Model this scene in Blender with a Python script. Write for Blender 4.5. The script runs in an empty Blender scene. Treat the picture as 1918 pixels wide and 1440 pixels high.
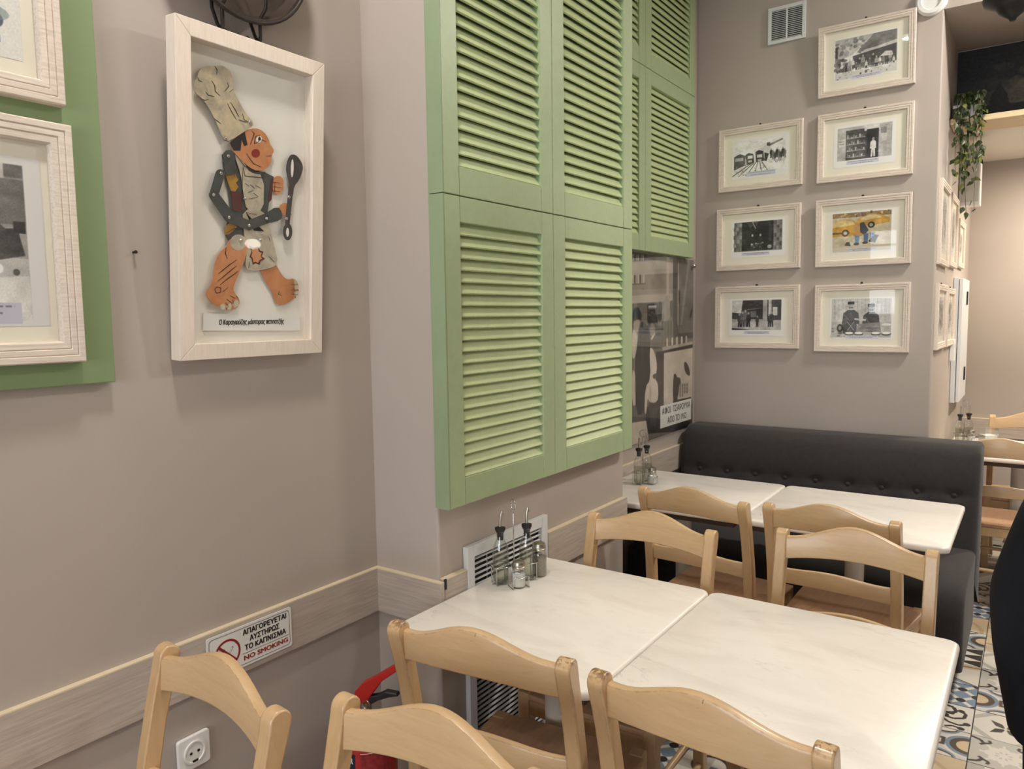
import bpy, math, random
import numpy as np
from mathutils import Vector, Matrix
random.seed(7); rng = np.random.default_rng(7)
C = bpy.context.scene.collection
PI = math.pi

# ---------------------------------------------------------------- camera, world, lights, exposure
CAM = np.array([0.0, 0.0, 1.54]); FPX = 1400.48
ROT = np.array([[0.819, 0.573, -0.014], [0.040, -0.082, -0.996], [-0.572, 0.815, -0.090]])
_u, _s, _vt = np.linalg.svd(ROT); ROT = _u @ _vt          # right, down, forward rows
cam_data = bpy.data.cameras.new('camera'); cam = bpy.data.objects.new('camera', cam_data); C.objects.link(cam)
cam_data.sensor_fit = 'HORIZONTAL'; cam_data.sensor_width = 36.0; cam_data.lens = 36.0 * FPX / 1918.0
cam_data.clip_start = 0.05; cam_data.clip_end = 60
_r, _d, _f = ROT
mw = Matrix(((_r[0], -_d[0], -_f[0], CAM[0]), (_r[1], -_d[1], -_f[1], CAM[1]), (_r[2], -_d[2], -_f[2], CAM[2]), (0, 0, 0, 1)))
cam.matrix_world = mw
sc = bpy.context.scene; sc.camera = cam
sc.view_settings.view_transform = 'Standard'; sc.view_settings.look = 'None'
sc.view_settings.gamma = 1.0; sc.view_settings.use_curve_mapping = False
sc.view_settings.exposure = 0.0
world = bpy.data.worlds.new('world'); sc.world = world; world.use_nodes = True
world.node_tree.nodes['Background'].inputs[0].default_value = (0.90, 0.95, 1.0, 1)
world.node_tree.nodes['Background'].inputs[1].default_value = 8.4
try:
    sc.cycles.max_bounces = 7; sc.cycles.diffuse_bounces = 4; sc.cycles.glossy_bounces = 3
    sc.cycles.transparent_max_bounces = 16; sc.cycles.transmission_bounces = 5
    sc.cycles.sample_clamp_indirect = 6.0; sc.cycles.caustics_reflective = False; sc.cycles.caustics_refractive = False
    sc.cycles.use_denoising = True
except Exception:
    pass

def area(name, loc, size, power, color, direction=(0, 0, -1), shape='DISK', size_y=None, spread=PI):
    d = bpy.data.lights.new(name, 'AREA'); d.shape = shape; d.size = size
    if size_y: d.size_y = size_y
    d.energy = power; d.color = color; d.spread = spread
    o = bpy.data.objects.new(name, d); C.objects.link(o); o.location = loc
    o.rotation_euler = Vector(direction).to_track_quat('-Z', 'Y').to_euler()
    return o
WARM = (1.0, 0.94, 0.86)
CEIL = 3.5
LAMPS = [(-0.95, 0.75, 26), (0.75, 2.4, 15), (0.55, 3.75, 60), (1.6, -1.6, 4), (-1.0, -0.75, 8)]  # the last lamp is added to brighten the return wall
for x_, y_, p_ in LAMPS:
    area('ceiling_lamp_light', (x_, y_, CEIL - 0.065), 0.24, p_, WARM)
area('low_ceiling_lamp_light', (0.45, 5.75, 2.535), 0.2, 40, (1.0, 0.89, 0.72))
for nm_, x_, z_, w_, h_ in (('window_portal', 0.2, 1.65, 2.75, 1.65), ('side_window_portal', -1.87, 1.80, 0.55, 0.62)):
    po_ = area(nm_, (x_, -2.99, z_), w_, 1, (1, 1, 1), (0, 1, 0), 'RECTANGLE', h_); po_.data.cycles.is_portal = True

# ---------------------------------------------------------------- helpers
def lin(c):
    return tuple(((v / 255.0) / 12.92 if v / 255.0 <= 0.04045 else ((v / 255.0 + 0.055) / 1.055) ** 2.4) for v in c)

def ray_to(px, py, p0, n):
    """point where the sight line of a photo pixel meets the real plane through p0 with normal n"""
    d = ROT.T @ np.array([(px - 959) / FPX, (py - 720) / FPX, 1.0])
    p0 = np.asarray(p0, float); n = np.asarray(n, float)
    return CAM + d * (np.dot(p0 - CAM, n) / np.dot(d, n))

class MB:
    def __init__(s): s.v = []; s.f = []; s.m = []; s.uv = None
    def add(s, vs, fs, m=0):
        b = len(s.v); s.v += [tuple(map(float, p)) for p in vs]
        for f in fs: s.f.append([b + i for i in f]); s.m.append(m)
        return s
    def box(s, lo, hi, m=0):
        (a, b, c), (d, e, f) = lo, hi
        return s.add([(a, b, c), (d, b, c), (d, e, c), (a, e, c), (a, b, f), (d, b, f), (d, e, f), (a, e, f)],
                     [(3, 2, 1, 0), (4, 5, 6, 7), (0, 1, 5, 4), (1, 2, 6, 5), (2, 3, 7, 6), (3, 0, 4, 7)], m)
    def obox(s, c, ax, ay, az, m=0):
        """box about c with half-axis vectors"""
        c, ax, ay, az = map(np.asarray, (c, ax, ay, az))
        vs = [c + i * ax + j * ay + k * az for k in (-1, 1) for i, j in ((-1, -1), (1, -1), (1, 1), (-1, 1))]
        return s.add(vs, [(3, 2, 1, 0), (4, 5, 6, 7), (0, 1, 5, 4), (1, 2, 6, 5), (2, 3, 7, 6), (3, 0, 4, 7)], m)
    def prism(s, poly, o, u, v, w, m=0):
        """poly (a,b) -> o+a*u+b*v extruded by vector w"""
        o, u, v, w = (np.asarray(t, float) for t in (o, u, v, w)); n = len(poly)
        A = [o + a * u + b * v for a, b in poly]; B = [p + w for p in A]
        ar = sum(poly[i][0] * poly[(i + 1) % n][1] - poly[(i + 1) % n][0] * poly[i][1] for i in range(n))
        flip = (ar > 0) != (np.dot(np.cross(u, v), w) < 0)
        f1 = list(range(n)); f2 = list(range(n, 2 * n))
        sides = [(i, (i + 1) % n, n + (i + 1) % n, n + i) for i in range(n)]
        if flip: fs = [f1[::-1], f2] + sides
        else: fs = [f1, f2[::-1]] + [q[::-1] for q in sides]
        return s.add(A + B, fs, m)
    def lathe(s, prof, c=(0, 0, 0), n=20, m=0, axis='z'):
        vs = []; fs = []
        for r, h in prof:
            for k in range(n):
                a = 2 * PI * k / n; x, y = r * math.cos(a), r * math.sin(a)
                p = (x, y, h) if axis == 'z' else ((x, -h, y) if axis == 'y' else (h, x, y))
                vs.append((c[0] + p[0], c[1] + p[1], c[2] + p[2]))
        for i in range(len(prof) - 1):
            for k in range(n): fs.append((i * n + k, i * n + (k + 1) % n, (i + 1) * n + (k + 1) % n, (i + 1) * n + k))
        if prof[0][0] > 1e-5: fs.append(tuple(range(n))[::-1])
        if prof[-1][0] > 1e-5: fs.append(tuple((len(prof) - 1) * n + k for k in range(n)))
        return s.add(vs, fs, m)
    def tube(s, path, r, n=8, m=0, closed=False):
        P = [np.asarray(p, float) for p in path]; L = len(P); vs = []; fs = []
        R = r if hasattr(r, '__len__') else [r] * L
        up = None
        for i, p in enumerate(P):
            a = P[(i - 1) % L] if (closed or i > 0) else p; b = P[(i + 1) % L] if (closed or i < L - 1) else p
            t = b - a; t /= (np.linalg.norm(t) + 1e-12)
            if up is None:
                up = np.array([0, 0, 1.0]) if abs(t[2]) < 0.9 else np.array([1.0, 0, 0])
            e = up - t * np.dot(up, t); e /= (np.linalg.norm(e) + 1e-12); g = np.cross(t, e); up = e
            for k in range(n):
                th = 2 * PI * k / n; vs.append(p + R[i] * (e * math.cos(th) + g * math.sin(th)))
        for i in range(L if closed else L - 1):
            j = (i + 1) % L
            for k in range(n): fs.append((i * n + k, i * n + (k + 1) % n, j * n + (k + 1) % n, j * n + k))
        if not closed: fs += [tuple(range(n))[::-1], tuple((L - 1) * n + k for k in range(n))]
        return s.add(vs, fs, m)
    def grid(s, fn, nu, nv, m=0, wrap=False):
        vs = [fn(i / nu, j / nv) for j in range(nv + 1) for i in range(nu + 1)]; W = nu + 1
        fs = [(j * W + i, j * W + i + 1, (j + 1) * W + i + 1, (j + 1) * W + i) for j in range(nv) for i in range(nu)]
        return s.add(vs, fs, m)
    def mesh(s, name, mats, smooth=None):
        me = bpy.data.meshes.new(name); me.from_pydata(s.v, [], s.f)
        for m in (mats if isinstance(mats, (list, tuple)) else [mats]): me.materials.append(m)
        me.polygons.foreach_set('material_index', s.m)
        if smooth is not None:
            me.polygons.foreach_set('use_smooth', [True] * len(s.f))
            if smooth < 180: me.set_sharp_from_angle(angle=math.radians(smooth))
        me.update(); return me

def link(name, me, parent=None, loc=None, bevel=0, seg=2):
    o = bpy.data.objects.new(name, me); C.objects.link(o)
    if parent is not None: o.parent = parent
    if loc is not None: o.location = loc
    if bevel:
        b = o.modifiers.new('bevel', 'BEVEL'); b.width = bevel; b.segments = seg; b.limit_method = 'ANGLE'; b.angle_limit = math.radians(40)
    return o
def obj(name, mb, mats, parent=None, smooth=None, bevel=0, seg=2, loc=None, world_in=None):
    """link a shape as ONE mesh object; world_in: the shape is in world space, subtract the parent's place"""
    if world_in is not None:
        L = np.array(world_in); mb.v = [tuple(np.asarray(p) - L) for p in mb.v]
    return link(name, mb.mesh(name, mats, smooth), parent, loc, bevel, seg)
def tag(o, label, cat, group=None, kind=None):
    o['label'] = label; o['category'] = cat
    if group: o['group'] = group
    if kind: o['kind'] = kind
    return o
def thing(name, label, cat, loc=(0, 0, 0), rz=0, group=None):
    o = bpy.data.objects.new(name, None); C.objects.link(o); o.empty_display_size = 0.1
    o.location = loc; o.rotation_euler = (0, 0, rz)
    return tag(o, label, cat, group)
def dup(root, loc, rz=0, label=None, group=None):
    r = root.copy(); C.objects.link(r); r.location = loc; r.rotation_euler = (0, 0, rz)
    if label: r['label'] = label
    if group: r['group'] = group
    for ch in list(root.children):
        c = ch.copy(); C.objects.link(c); c.parent = r
        for g in list(ch.children):
            d = g.copy(); C.objects.link(d); d.parent = c
    return r
def struct(name, mb, mats, smooth=None, bevel=0):
    o = obj(name, mb, mats, None, smooth, bevel); o['kind'] = 'structure'; return o
def circle(cx, cy, r, n=24, ry=None, rot=0):
    ry = ry or r; c, s_ = math.cos(rot), math.sin(rot)
    return [(cx + r * math.cos(2 * PI * k / n) * c - ry * math.sin(2 * PI * k / n) * s_,
             cy + r * math.cos(2 * PI * k / n) * s_ + ry * math.sin(2 * PI * k / n) * c) for k in range(n)]
def rrect(x0, y0, x1, y1, r, n=5):
    pts = []
    for cx, cy, a0 in ((x1 - r, y1 - r, 0), (x0 + r, y1 - r, PI / 2), (x0 + r, y0 + r, PI), (x1 - r, y0 + r, 1.5 * PI)):
        for k in range(n + 1):
            a = a0 + PI / 2 * k / n; pts.append((cx + r * math.cos(a), cy + r * math.sin(a)))
    return pts
def smooth_poly(pts, it=2):
    for _ in range(it):
        q = []
        for i in range(len(pts)):
            a, b = pts[i], pts[(i + 1) % len(pts)]
            q += [(.75 * a[0] + .25 * b[0], .75 * a[1] + .25 * b[1]), (.25 * a[0] + .75 * b[0], .25 * a[1] + .75 * b[1])]
        pts = q
    return pts
def text_mesh(txt, size, mat, bold=0.0, align='CENTER', width=None, shear=0.0, ext=0.0004):
    cu = bpy.data.curves.new('lettering', 'FONT'); cu.body = txt; cu.size = size; cu.align_x = align; cu.align_y = 'CENTER'
    cu.extrude = ext; cu.shear = shear; cu.resolution_u = 3
    t = bpy.data.objects.new('lettering', cu); C.objects.link(t)
    dg = bpy.context.evaluated_depsgraph_get(); dg.update()
    me = bpy.data.meshes.new_from_object(t.evaluated_get(dg)); C.objects.unlink(t); bpy.data.objects.remove(t)
    co = np.zeros(len(me.vertices) * 3); me.vertices.foreach_get('co', co); co = co.reshape(-1, 3)
    if width and len(co):
        w = co[:, 0].max() - co[:, 0].min(); co[:, 0] *= width / w; me.vertices.foreach_set('co', co.ravel())
    if bold:                                              # heavier strokes: the same outline laid down three times, slightly apart
        fs = [list(p.vertices) for p in me.polygons]; n = len(co); vs = np.concatenate([co + np.array([dx, dy, i * 0.00006]) for i, (dx, dy) in enumerate(((-bold, 0), (bold, 0), (0, bold * .6), (0, -bold * .6)))])
        me.clear_geometry(); me.from_pydata([tuple(p) for p in vs], [], [[i + k * n for i in f] for k in range(4) for f in fs])
    me.materials.clear(); me.materials.append(mat); me.update()
    return me
def text_on(name, txt, size, mat, parent, o, u, v, **k):
    """lettering as a child, placed (parent space) with its baseline along u and up along v"""
    me = text_mesh(txt, size, mat, **k); n = np.cross(u, v)
    co = np.zeros(len(me.vertices) * 3); me.vertices.foreach_get('co', co); co = co.reshape(-1, 3)
    co = np.asarray(o) + co[:, :1] * np.asarray(u) + co[:, 1:2] * np.asarray(v) + co[:, 2:] * n
    me.vertices.foreach_set('co', co.ravel()); me.update()
    return link(name, me, parent)

# ---------------------------------------------------------------- materials
def nodes_of(name):
    m = bpy.data.materials.new(name); m.use_nodes = True
    nt = m.node_tree; return m, nt, nt.nodes['Principled BSDF']
def mixcol(nt, fac, a, b, mode='MIX'):
    n = nt.nodes.new('ShaderNodeMix'); n.data_type = 'RGBA'; n.blend_type = mode
    for k, v in ((0, fac), (6, a), (7, b)):
        if hasattr(v, 'links') or isinstance(v, bpy.types.NodeSocket): nt.links.new(v, n.inputs[k])
        else: n.inputs[k].default_value = v if k == 0 else (*v, 1) if len(v) == 3 else v
    return n.outputs[2]
def noise(nt, scale, detail=3, rough=0.5, stretch=(1, 1, 1), dist=0.0, obj_space=True):
    tc = nt.nodes.new('ShaderNodeTexCoord'); mp = nt.nodes.new('ShaderNodeMapping'); n = nt.nodes.new('ShaderNodeTexNoise')
    nt.links.new(tc.outputs['Object'], mp.inputs[0]); mp.inputs['Scale'].default_value = stretch
    nt.links.new(mp.outputs[0], n.inputs['Vector']); n.inputs['Scale'].default_value = scale
    n.inputs['Detail'].default_value = detail; n.inputs['Roughness'].default_value = rough; n.inputs['Distortion'].default_value = dist
    return n.outputs[0]
def ramp(nt, src, a, b, ca=(0, 0, 0), cb=(1, 1, 1)):
    r = nt.nodes.new('ShaderNodeValToRGB'); nt.links.new(src, r.inputs[0])
    r.color_ramp.elements[0].position = a; r.color_ramp.elements[1].position = b
    r.color_ramp.elements[0].color = (*ca, 1); r.color_ramp.elements[1].color = (*cb, 1)
    return r.outputs[0]
def bump(nt, bs, src, strength, dist=0.002):
    b = nt.nodes.new('ShaderNodeBump'); b.inputs['Strength'].default_value = strength; b.inputs['Distance'].default_value = dist
    nt.links.new(src, b.inputs['Height']); nt.links.new(b.outputs[0], bs.inputs['Normal'])
def plain(name, col, rough=0.5, metal=0.0, spec=0.5, var=0.0, vs=8, bmp=0.0, bs_=200, stretch=(1, 1, 1), coat=0.0):
    m, nt, b = nodes_of(name); c = lin(col)
    b.inputs['Base Color'].default_value = (*c, 1); b.inputs['Roughness'].default_value = rough
    b.inputs['Metallic'].default_value = metal; b.inputs['Specular IOR Level'].default_value = spec
    if coat: b.inputs['Coat Weight'].default_value = coat; b.inputs['Coat Roughness'].default_value = 0.12
    if var:
        n = noise(nt, vs, 4, 0.6, stretch)
        f = ramp(nt, n, 0.3, 0.7)
        nt.links.new(mixcol(nt, f, tuple(v * (1 - var) for v in c), tuple(min(1, v * (1 + var)) for v in c)), b.inputs['Base Color'])
    if bmp: bump(nt, b, noise(nt, bs_, 3), bmp)
    return m
def wood(name, base, dark, stretch, scale=14, rough=0.4, fac=(0.35, 0.75), edge=None, edge_w=0.004, bmp=0.05, worn=0.0, coat=0.0):
    m, nt, b = nodes_of(name); b.inputs['Roughness'].default_value = rough
    n1 = noise(nt, scale, 6, 0.65, stretch, 0.6)
    col = mixcol(nt, ramp(nt, n1, *fac), lin(base), lin(dark))
    n2 = noise(nt, 3.0, 2, 0.5)
    col = mixcol(nt, ramp(nt, n2, 0.35, 0.7), col, mixcol(nt, 0.10, col, lin(dark)))
    if edge:
        bv = nt.nodes.new('ShaderNodeBevel'); bv.samples = 3; bv.inputs['Radius'].default_value = edge_w
        ge = nt.nodes.new('ShaderNodeNewGeometry'); dt = nt.nodes.new('ShaderNodeVectorMath'); dt.operation = 'DOT_PRODUCT'
        nt.links.new(bv.outputs[0], dt.inputs[0]); nt.links.new(ge.outputs['Normal'], dt.inputs[1])
        e = ramp(nt, dt.outputs['Value'], 0.90, 0.985, (1, 1, 1), (0, 0, 0))
        n3 = noise(nt, 60, 3, 0.6)
        mul = nt.nodes.new('ShaderNodeMath'); mul.operation = 'MULTIPLY'
        nt.links.new(e, mul.inputs[0]); nt.links.new(ramp(nt, n3, 0.42, 0.62), mul.inputs[1])
        col = mixcol(nt, mul.outputs[0], col, lin(edge))
    if worn:
        tc = nt.nodes.new('ShaderNodeTexCoord'); sp = nt.nodes.new('ShaderNodeSeparateXYZ'); nt.links.new(tc.outputs['Object'], sp.inputs[0])
        zz = ramp(nt, sp.outputs[2], 0.872, 0.890)
        n4 = noise(nt, 75, 4, 0.7, (1, 1, 0.6))
        mul = nt.nodes.new('ShaderNodeMath'); mul.operation = 'MULTIPLY'
        nt.links.new(zz, mul.inputs[0]); nt.links.new(ramp(nt, n4, 1 - worn, 1 - worn + 0.03), mul.inputs[1])
        col = mixcol(nt, mul.outputs[0], col, lin((96, 62, 40)))
    nt.links.new(col, b.inputs['Base Color'])
    if coat: b.inputs['Coat Weight'].default_value = coat; b.inputs['Coat Roughness'].default_value = 0.15
    if bmp: bump(nt, b, n1, bmp)
    return m
def glassy(name, tint=(1, 1, 1), refl=0.08, rough=0.02, edge=0.6):
    """clear glass that lets light straight through and mirrors the room by angle"""
    m = bpy.data.materials.new(name); m.use_nodes = True; nt = m.node_tree; nt.nodes.clear()
    out = nt.nodes.new('ShaderNodeOutputMaterial'); tr = nt.nodes.new('ShaderNodeBsdfTransparent'); gl = nt.nodes.new('ShaderNodeBsdfGlossy')
    lw = nt.nodes.new('ShaderNodeLayerWeight'); lw.inputs[0].default_value = 0.25
    mr = nt.nodes.new('ShaderNodeMapRange'); nt.links.new(lw.outputs['Fresnel'], mr.inputs[0])
    mr.inputs['From Min'].default_value = 0.0; mr.inputs['From Max'].default_value = 1.0
    mr.inputs['To Min'].default_value = refl * 0.5; mr.inputs['To Max'].default_value = edge
    mx = nt.nodes.new('ShaderNodeMixShader'); tr.inputs[0].default_value = (*tint, 1); gl.inputs['Roughness'].default_value = rough
    nt.links.new(mr.outputs[0], mx.inputs[0]); nt.links.new(tr.outputs[0], mx.inputs[1]); nt.links.new(gl.outputs[0], mx.inputs[2])
    nt.links.new(mx.outputs[0], out.inputs[0]); return m
def emitter(name, col, s):
    m, nt, b = nodes_of(name); b.inputs['Base Color'].default_value = (*col, 1)
    b.inputs['Emission Color'].default_value = (*col, 1); b.inputs['Emission Strength'].default_value = s; return m
def printed(name, arr, rough=0.6):
    """a flat print drawn by this script (array of rows, top row first)"""
    h, w, _ = arr.shape; im = bpy.data.images.new(name, w, h)
    px = np.ones((h, w, 4), np.float32); px[:, :, :3] = np.clip(arr[::-1], 0, 255) / 255.0
    im.pixels.foreach_set(px.ravel()); im.pack()
    m, nt, b = nodes_of(name); t = nt.nodes.new('ShaderNodeTexImage'); t.image = im; t.extension = 'EXTEND'
    nt.links.new(t.outputs[0], b.inputs['Base Color']); b.inputs['Roughness'].default_value = rough; return m
def uv_quad(me, quads=None):
    uv = me.uv_layers.new(name='uv')
    for i, p in enumerate(me.polygons):
        for k, l in enumerate(p.loop_indices): uv.data[l].uv = ((0, 0), (1, 0), (1, 1), (0, 1))[k % 4]
def print_sheet(name, mat, parent, o, u, v, back=None, thick=0.0006):
    """thin paper sheet: front face carries the print; u, v full edge vectors, front normal = u x v"""
    o, u, v = (np.asarray(t, float) for t in (o, u, v)); n = np.cross(u, v); n = n / np.linalg.norm(n) * thick
    mb = MB(); mb.add([o, o + u, o + u + v, o + v], [(0, 1, 2, 3)])
    mb.add([o - n, o + u - n, o + u + v - n, o + v - n], [(3, 2, 1, 0)])
    me = mb.mesh(name, mat); uv_quad(me); return link(name, me, parent)

def wall_mat(name, col):
    m, nt, b = nodes_of(name); c = lin(col); b.inputs['Roughness'].default_value = 0.62; b.inputs['Specular IOR Level'].default_value = 0.25
    n = noise(nt, 2.2, 4, 0.55)
    nt.links.new(mixcol(nt, ramp(nt, n, 0.3, 0.75), tuple(v * 0.965 for v in c), tuple(v * 1.03 for v in c)), b.inputs['Base Color'])
    bump(nt, b, noise(nt, 90, 4, 0.6), 0.06, 0.003); return m
M = {}
M['wall'] = wall_mat('taupe_wall_paint', (177, 166, 157))
M['ceiling'] = plain('ceiling_paint', (228, 222, 212), 0.8)
M['rail'] = wood('whitewashed_rail_wood', (196, 184, 172), (160, 148, 138), (30, 2.2, 40), 3, 0.5, (0.35, 0.8))
M['rail_x'] = wood('whitewashed_rail_wood_across', (196, 184, 172), (160, 148, 138), (2.2, 30, 40), 3, 0.5, (0.35, 0.8))
M['rail_edge'] = plain('pale_wood_edge', (222, 206, 178), 0.5, var=0.06, vs=20)
M['chair'] = wood('pale_chair_wood', (202, 168, 126), (184, 148, 106), (12, 12, 2.0), 5, 0.34, (0.45, 0.9), (120, 84, 54), 0.003, 0.03, 0, 0.25)
M['chair_worn'] = wood('worn_chair_wood', (202, 168, 126), (184, 148, 106), (12, 12, 2.0), 5, 0.34, (0.45, 0.9), (92, 60, 38), 0.004, 0.03, 0.50, 0.25)
M['chair_rail'] = wood('pale_chair_wood_rails', (202, 170, 130), (186, 151, 110), (2.0, 12, 16), 5, 0.34, (0.4, 0.9), (120, 84, 54), 0.003, 0.03, 0, 0.25)
M['chair_rail_worn'] = wood('worn_chair_wood_rails', (202, 170, 130), (186, 151, 110), (2.0, 12, 16), 5, 0.34, (0.4, 0.9), (92, 60, 38), 0.004, 0.03, 0.34, 0.25)
M['seat'] = wood('seat_plywood', (196, 156, 124), (172, 130, 98), (18, 2.0, 12), 4, 0.38, (0.4, 0.9), None, 0, 0.03)
M['frame_wood'] = wood('limed_frame_wood', (226, 213, 199), (172, 154, 138), (3, 60, 60), 4, 0.55, (0.45, 0.95))
M['puppet_frame'] = wood('pale_frame_wood', (234, 220, 206), (214, 198, 180), (40, 40, 3), 5, 0.5, (0.4, 0.9))
M['mat_board'] = plain('cream_mat_board', (250, 243, 224), 0.8)
M['paper'] = plain('white_paper', (246, 245, 241), 0.7)
M['backing'] = plain('pale_backing_board', (246, 243, 234), 0.75, var=0.02)
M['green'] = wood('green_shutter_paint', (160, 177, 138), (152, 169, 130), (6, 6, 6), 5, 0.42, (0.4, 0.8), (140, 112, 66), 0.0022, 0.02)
M['green_slat'] = wood('lighter_green_slats', (186, 200, 152), (177, 192, 144), (6, 6, 6), 5, 0.42, (0.4, 0.8), (146, 122, 76), 0.0016, 0.02)  # same finish as the shutter frame, in a lighter green
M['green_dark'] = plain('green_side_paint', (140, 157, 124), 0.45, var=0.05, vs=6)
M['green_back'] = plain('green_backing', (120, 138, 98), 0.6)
M['green_board'] = plain('green_board_paint', (126, 146, 104), 0.45, var=0.03, vs=4)
M['sofa'] = plain('charcoal_fabric', (53, 50, 50), 0.85, spec=0.3, var=0.12, vs=40, bmp=0.25, bs_=900)
M['chrome'] = plain('chrome', (205, 205, 205), 0.16, 1.0)
M['steel'] = plain('brushed_steel', (180, 176, 168), 0.3, 1.0)
M['white_metal'] = plain('white_enamel', (216, 217, 218), 0.35)
M['grille_dark'] = plain('dark_duct', (34, 32, 32), 0.8)
M['white_plastic'] = plain('white_plastic', (232, 231, 228), 0.3)
M['black_plastic'] = plain('black_plastic', (26, 26, 27), 0.4)
M['black_rubber'] = plain('black_rubber', (20, 20, 20), 0.55)
M['iron'] = plain('dark_iron', (52, 46, 42), 0.5, 0.6, var=0.2, vs=30)
M['pan'] = plain('tarnished_copper', (66, 56, 50), 0.45, 0.7, var=0.35, vs=14)
M['red'] = plain('red_enamel', (176, 30, 24), 0.3)
M['black_ink'] = plain('black_ink', (28, 26, 26), 0.6)
M['red_ink'] = plain('dark_red_ink', (140, 36, 28), 0.6)
M['glass'] = glassy('picture_glass', (1.0, 1.0, 0.998), 0.034, 0.015, 0.24)
M['bottle_glass'] = glassy('bottle_glass', (0.955, 0.965, 0.955), 0.20, 0.03, 0.42)
M['oil'] = glassy('oil_vinegar', (0.80, 0.81, 0.74), 0.06, 0.05, 0.25)
M['salt'] = plain('salt', (238, 236, 232), 0.9)
M['pepper'] = plain('ground_pepper', (150, 140, 126), 0.9, var=0.3, vs=300)
M['pedestal'] = plain('pale_grey_pedestal', (226, 220, 210), 0.4)
M['subframe'] = plain('brown_subframe', (70, 58, 50), 0.6)
M['black_cloth'] = plain('black_navy_cloth', (20, 22, 30), 0.9, spec=0.2, var=0.2, vs=20)
M['skin'] = plain('skin', (205, 160, 132), 0.55)
M['hair'] = plain('dark_hair', (40, 30, 26), 0.6)
M['shelf'] = wood('pale_shelf_wood', (226, 202, 162), (208, 180, 138), (2, 30, 30), 4, 0.45)
M['leaf'] = plain('ivy_leaf', (62, 74, 40), 0.4, var=0.35, vs=9)
M['leaf_light'] = plain('light_ivy_leaf', (120, 124, 62), 0.4, var=0.2, vs=9)
_sb = M['sofa'].node_tree.nodes['Principled BSDF']; _sb.inputs['Sheen Weight'].default_value = 0.2; _sb.inputs['Sheen Roughness'].default_value = 0.5; _sb.inputs['Sheen Tint'].default_value = (0.6, 0.6, 0.62, 1)
def marble():
    m, nt, b = nodes_of('white_marble'); b.inputs['Roughness'].default_value = 0.28
    base = lin((239, 233, 225))
    n1 = noise(nt, 2.4, 6, 0.6, (1.0, 2.6, 1), 1.2)
    col = mixcol(nt, ramp(nt, n1, 0.45, 0.85), base, lin((218, 211, 202)))
    n2 = noise(nt, 1.1, 8, 0.62, (1.0, 3.0, 1), 2.4)
    ab = nt.nodes.new('ShaderNodeMath'); ab.operation = 'SUBTRACT'; nt.links.new(n2, ab.inputs[0]); ab.inputs[1].default_value = 0.52
    a2 = nt.nodes.new('ShaderNodeMath'); a2.operation = 'ABSOLUTE'; nt.links.new(ab.outputs[0], a2.inputs[0])
    vein = ramp(nt, a2.outputs[0], 0.0, 0.010, (1, 1, 1), (0, 0, 0))
    n3 = noise(nt, 5, 3, 0.5); mul = nt.nodes.new('ShaderNodeMath'); mul.operation = 'MULTIPLY'
    nt.links.new(vein, mul.inputs[0]); nt.links.new(ramp(nt, n3, 0.5, 0.72, (0, 0, 0), (0.55, 0.55, 0.55)), mul.inputs[1])
    col = mixcol(nt, mul.outputs[0], col, lin((168, 160, 152)))
    n4 = noise(nt, 14, 4, 0.6, (1, 2.2, 1), 0.5)
    col = mixcol(nt, ramp(nt, n4, 0.68, 0.78, (0, 0, 0), (0.3, 0.3, 0.3)), col, lin((178, 170, 160)))
    nt.links.new(col, b.inputs['Base Color']); return m
M['marble'] = marble()

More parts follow.
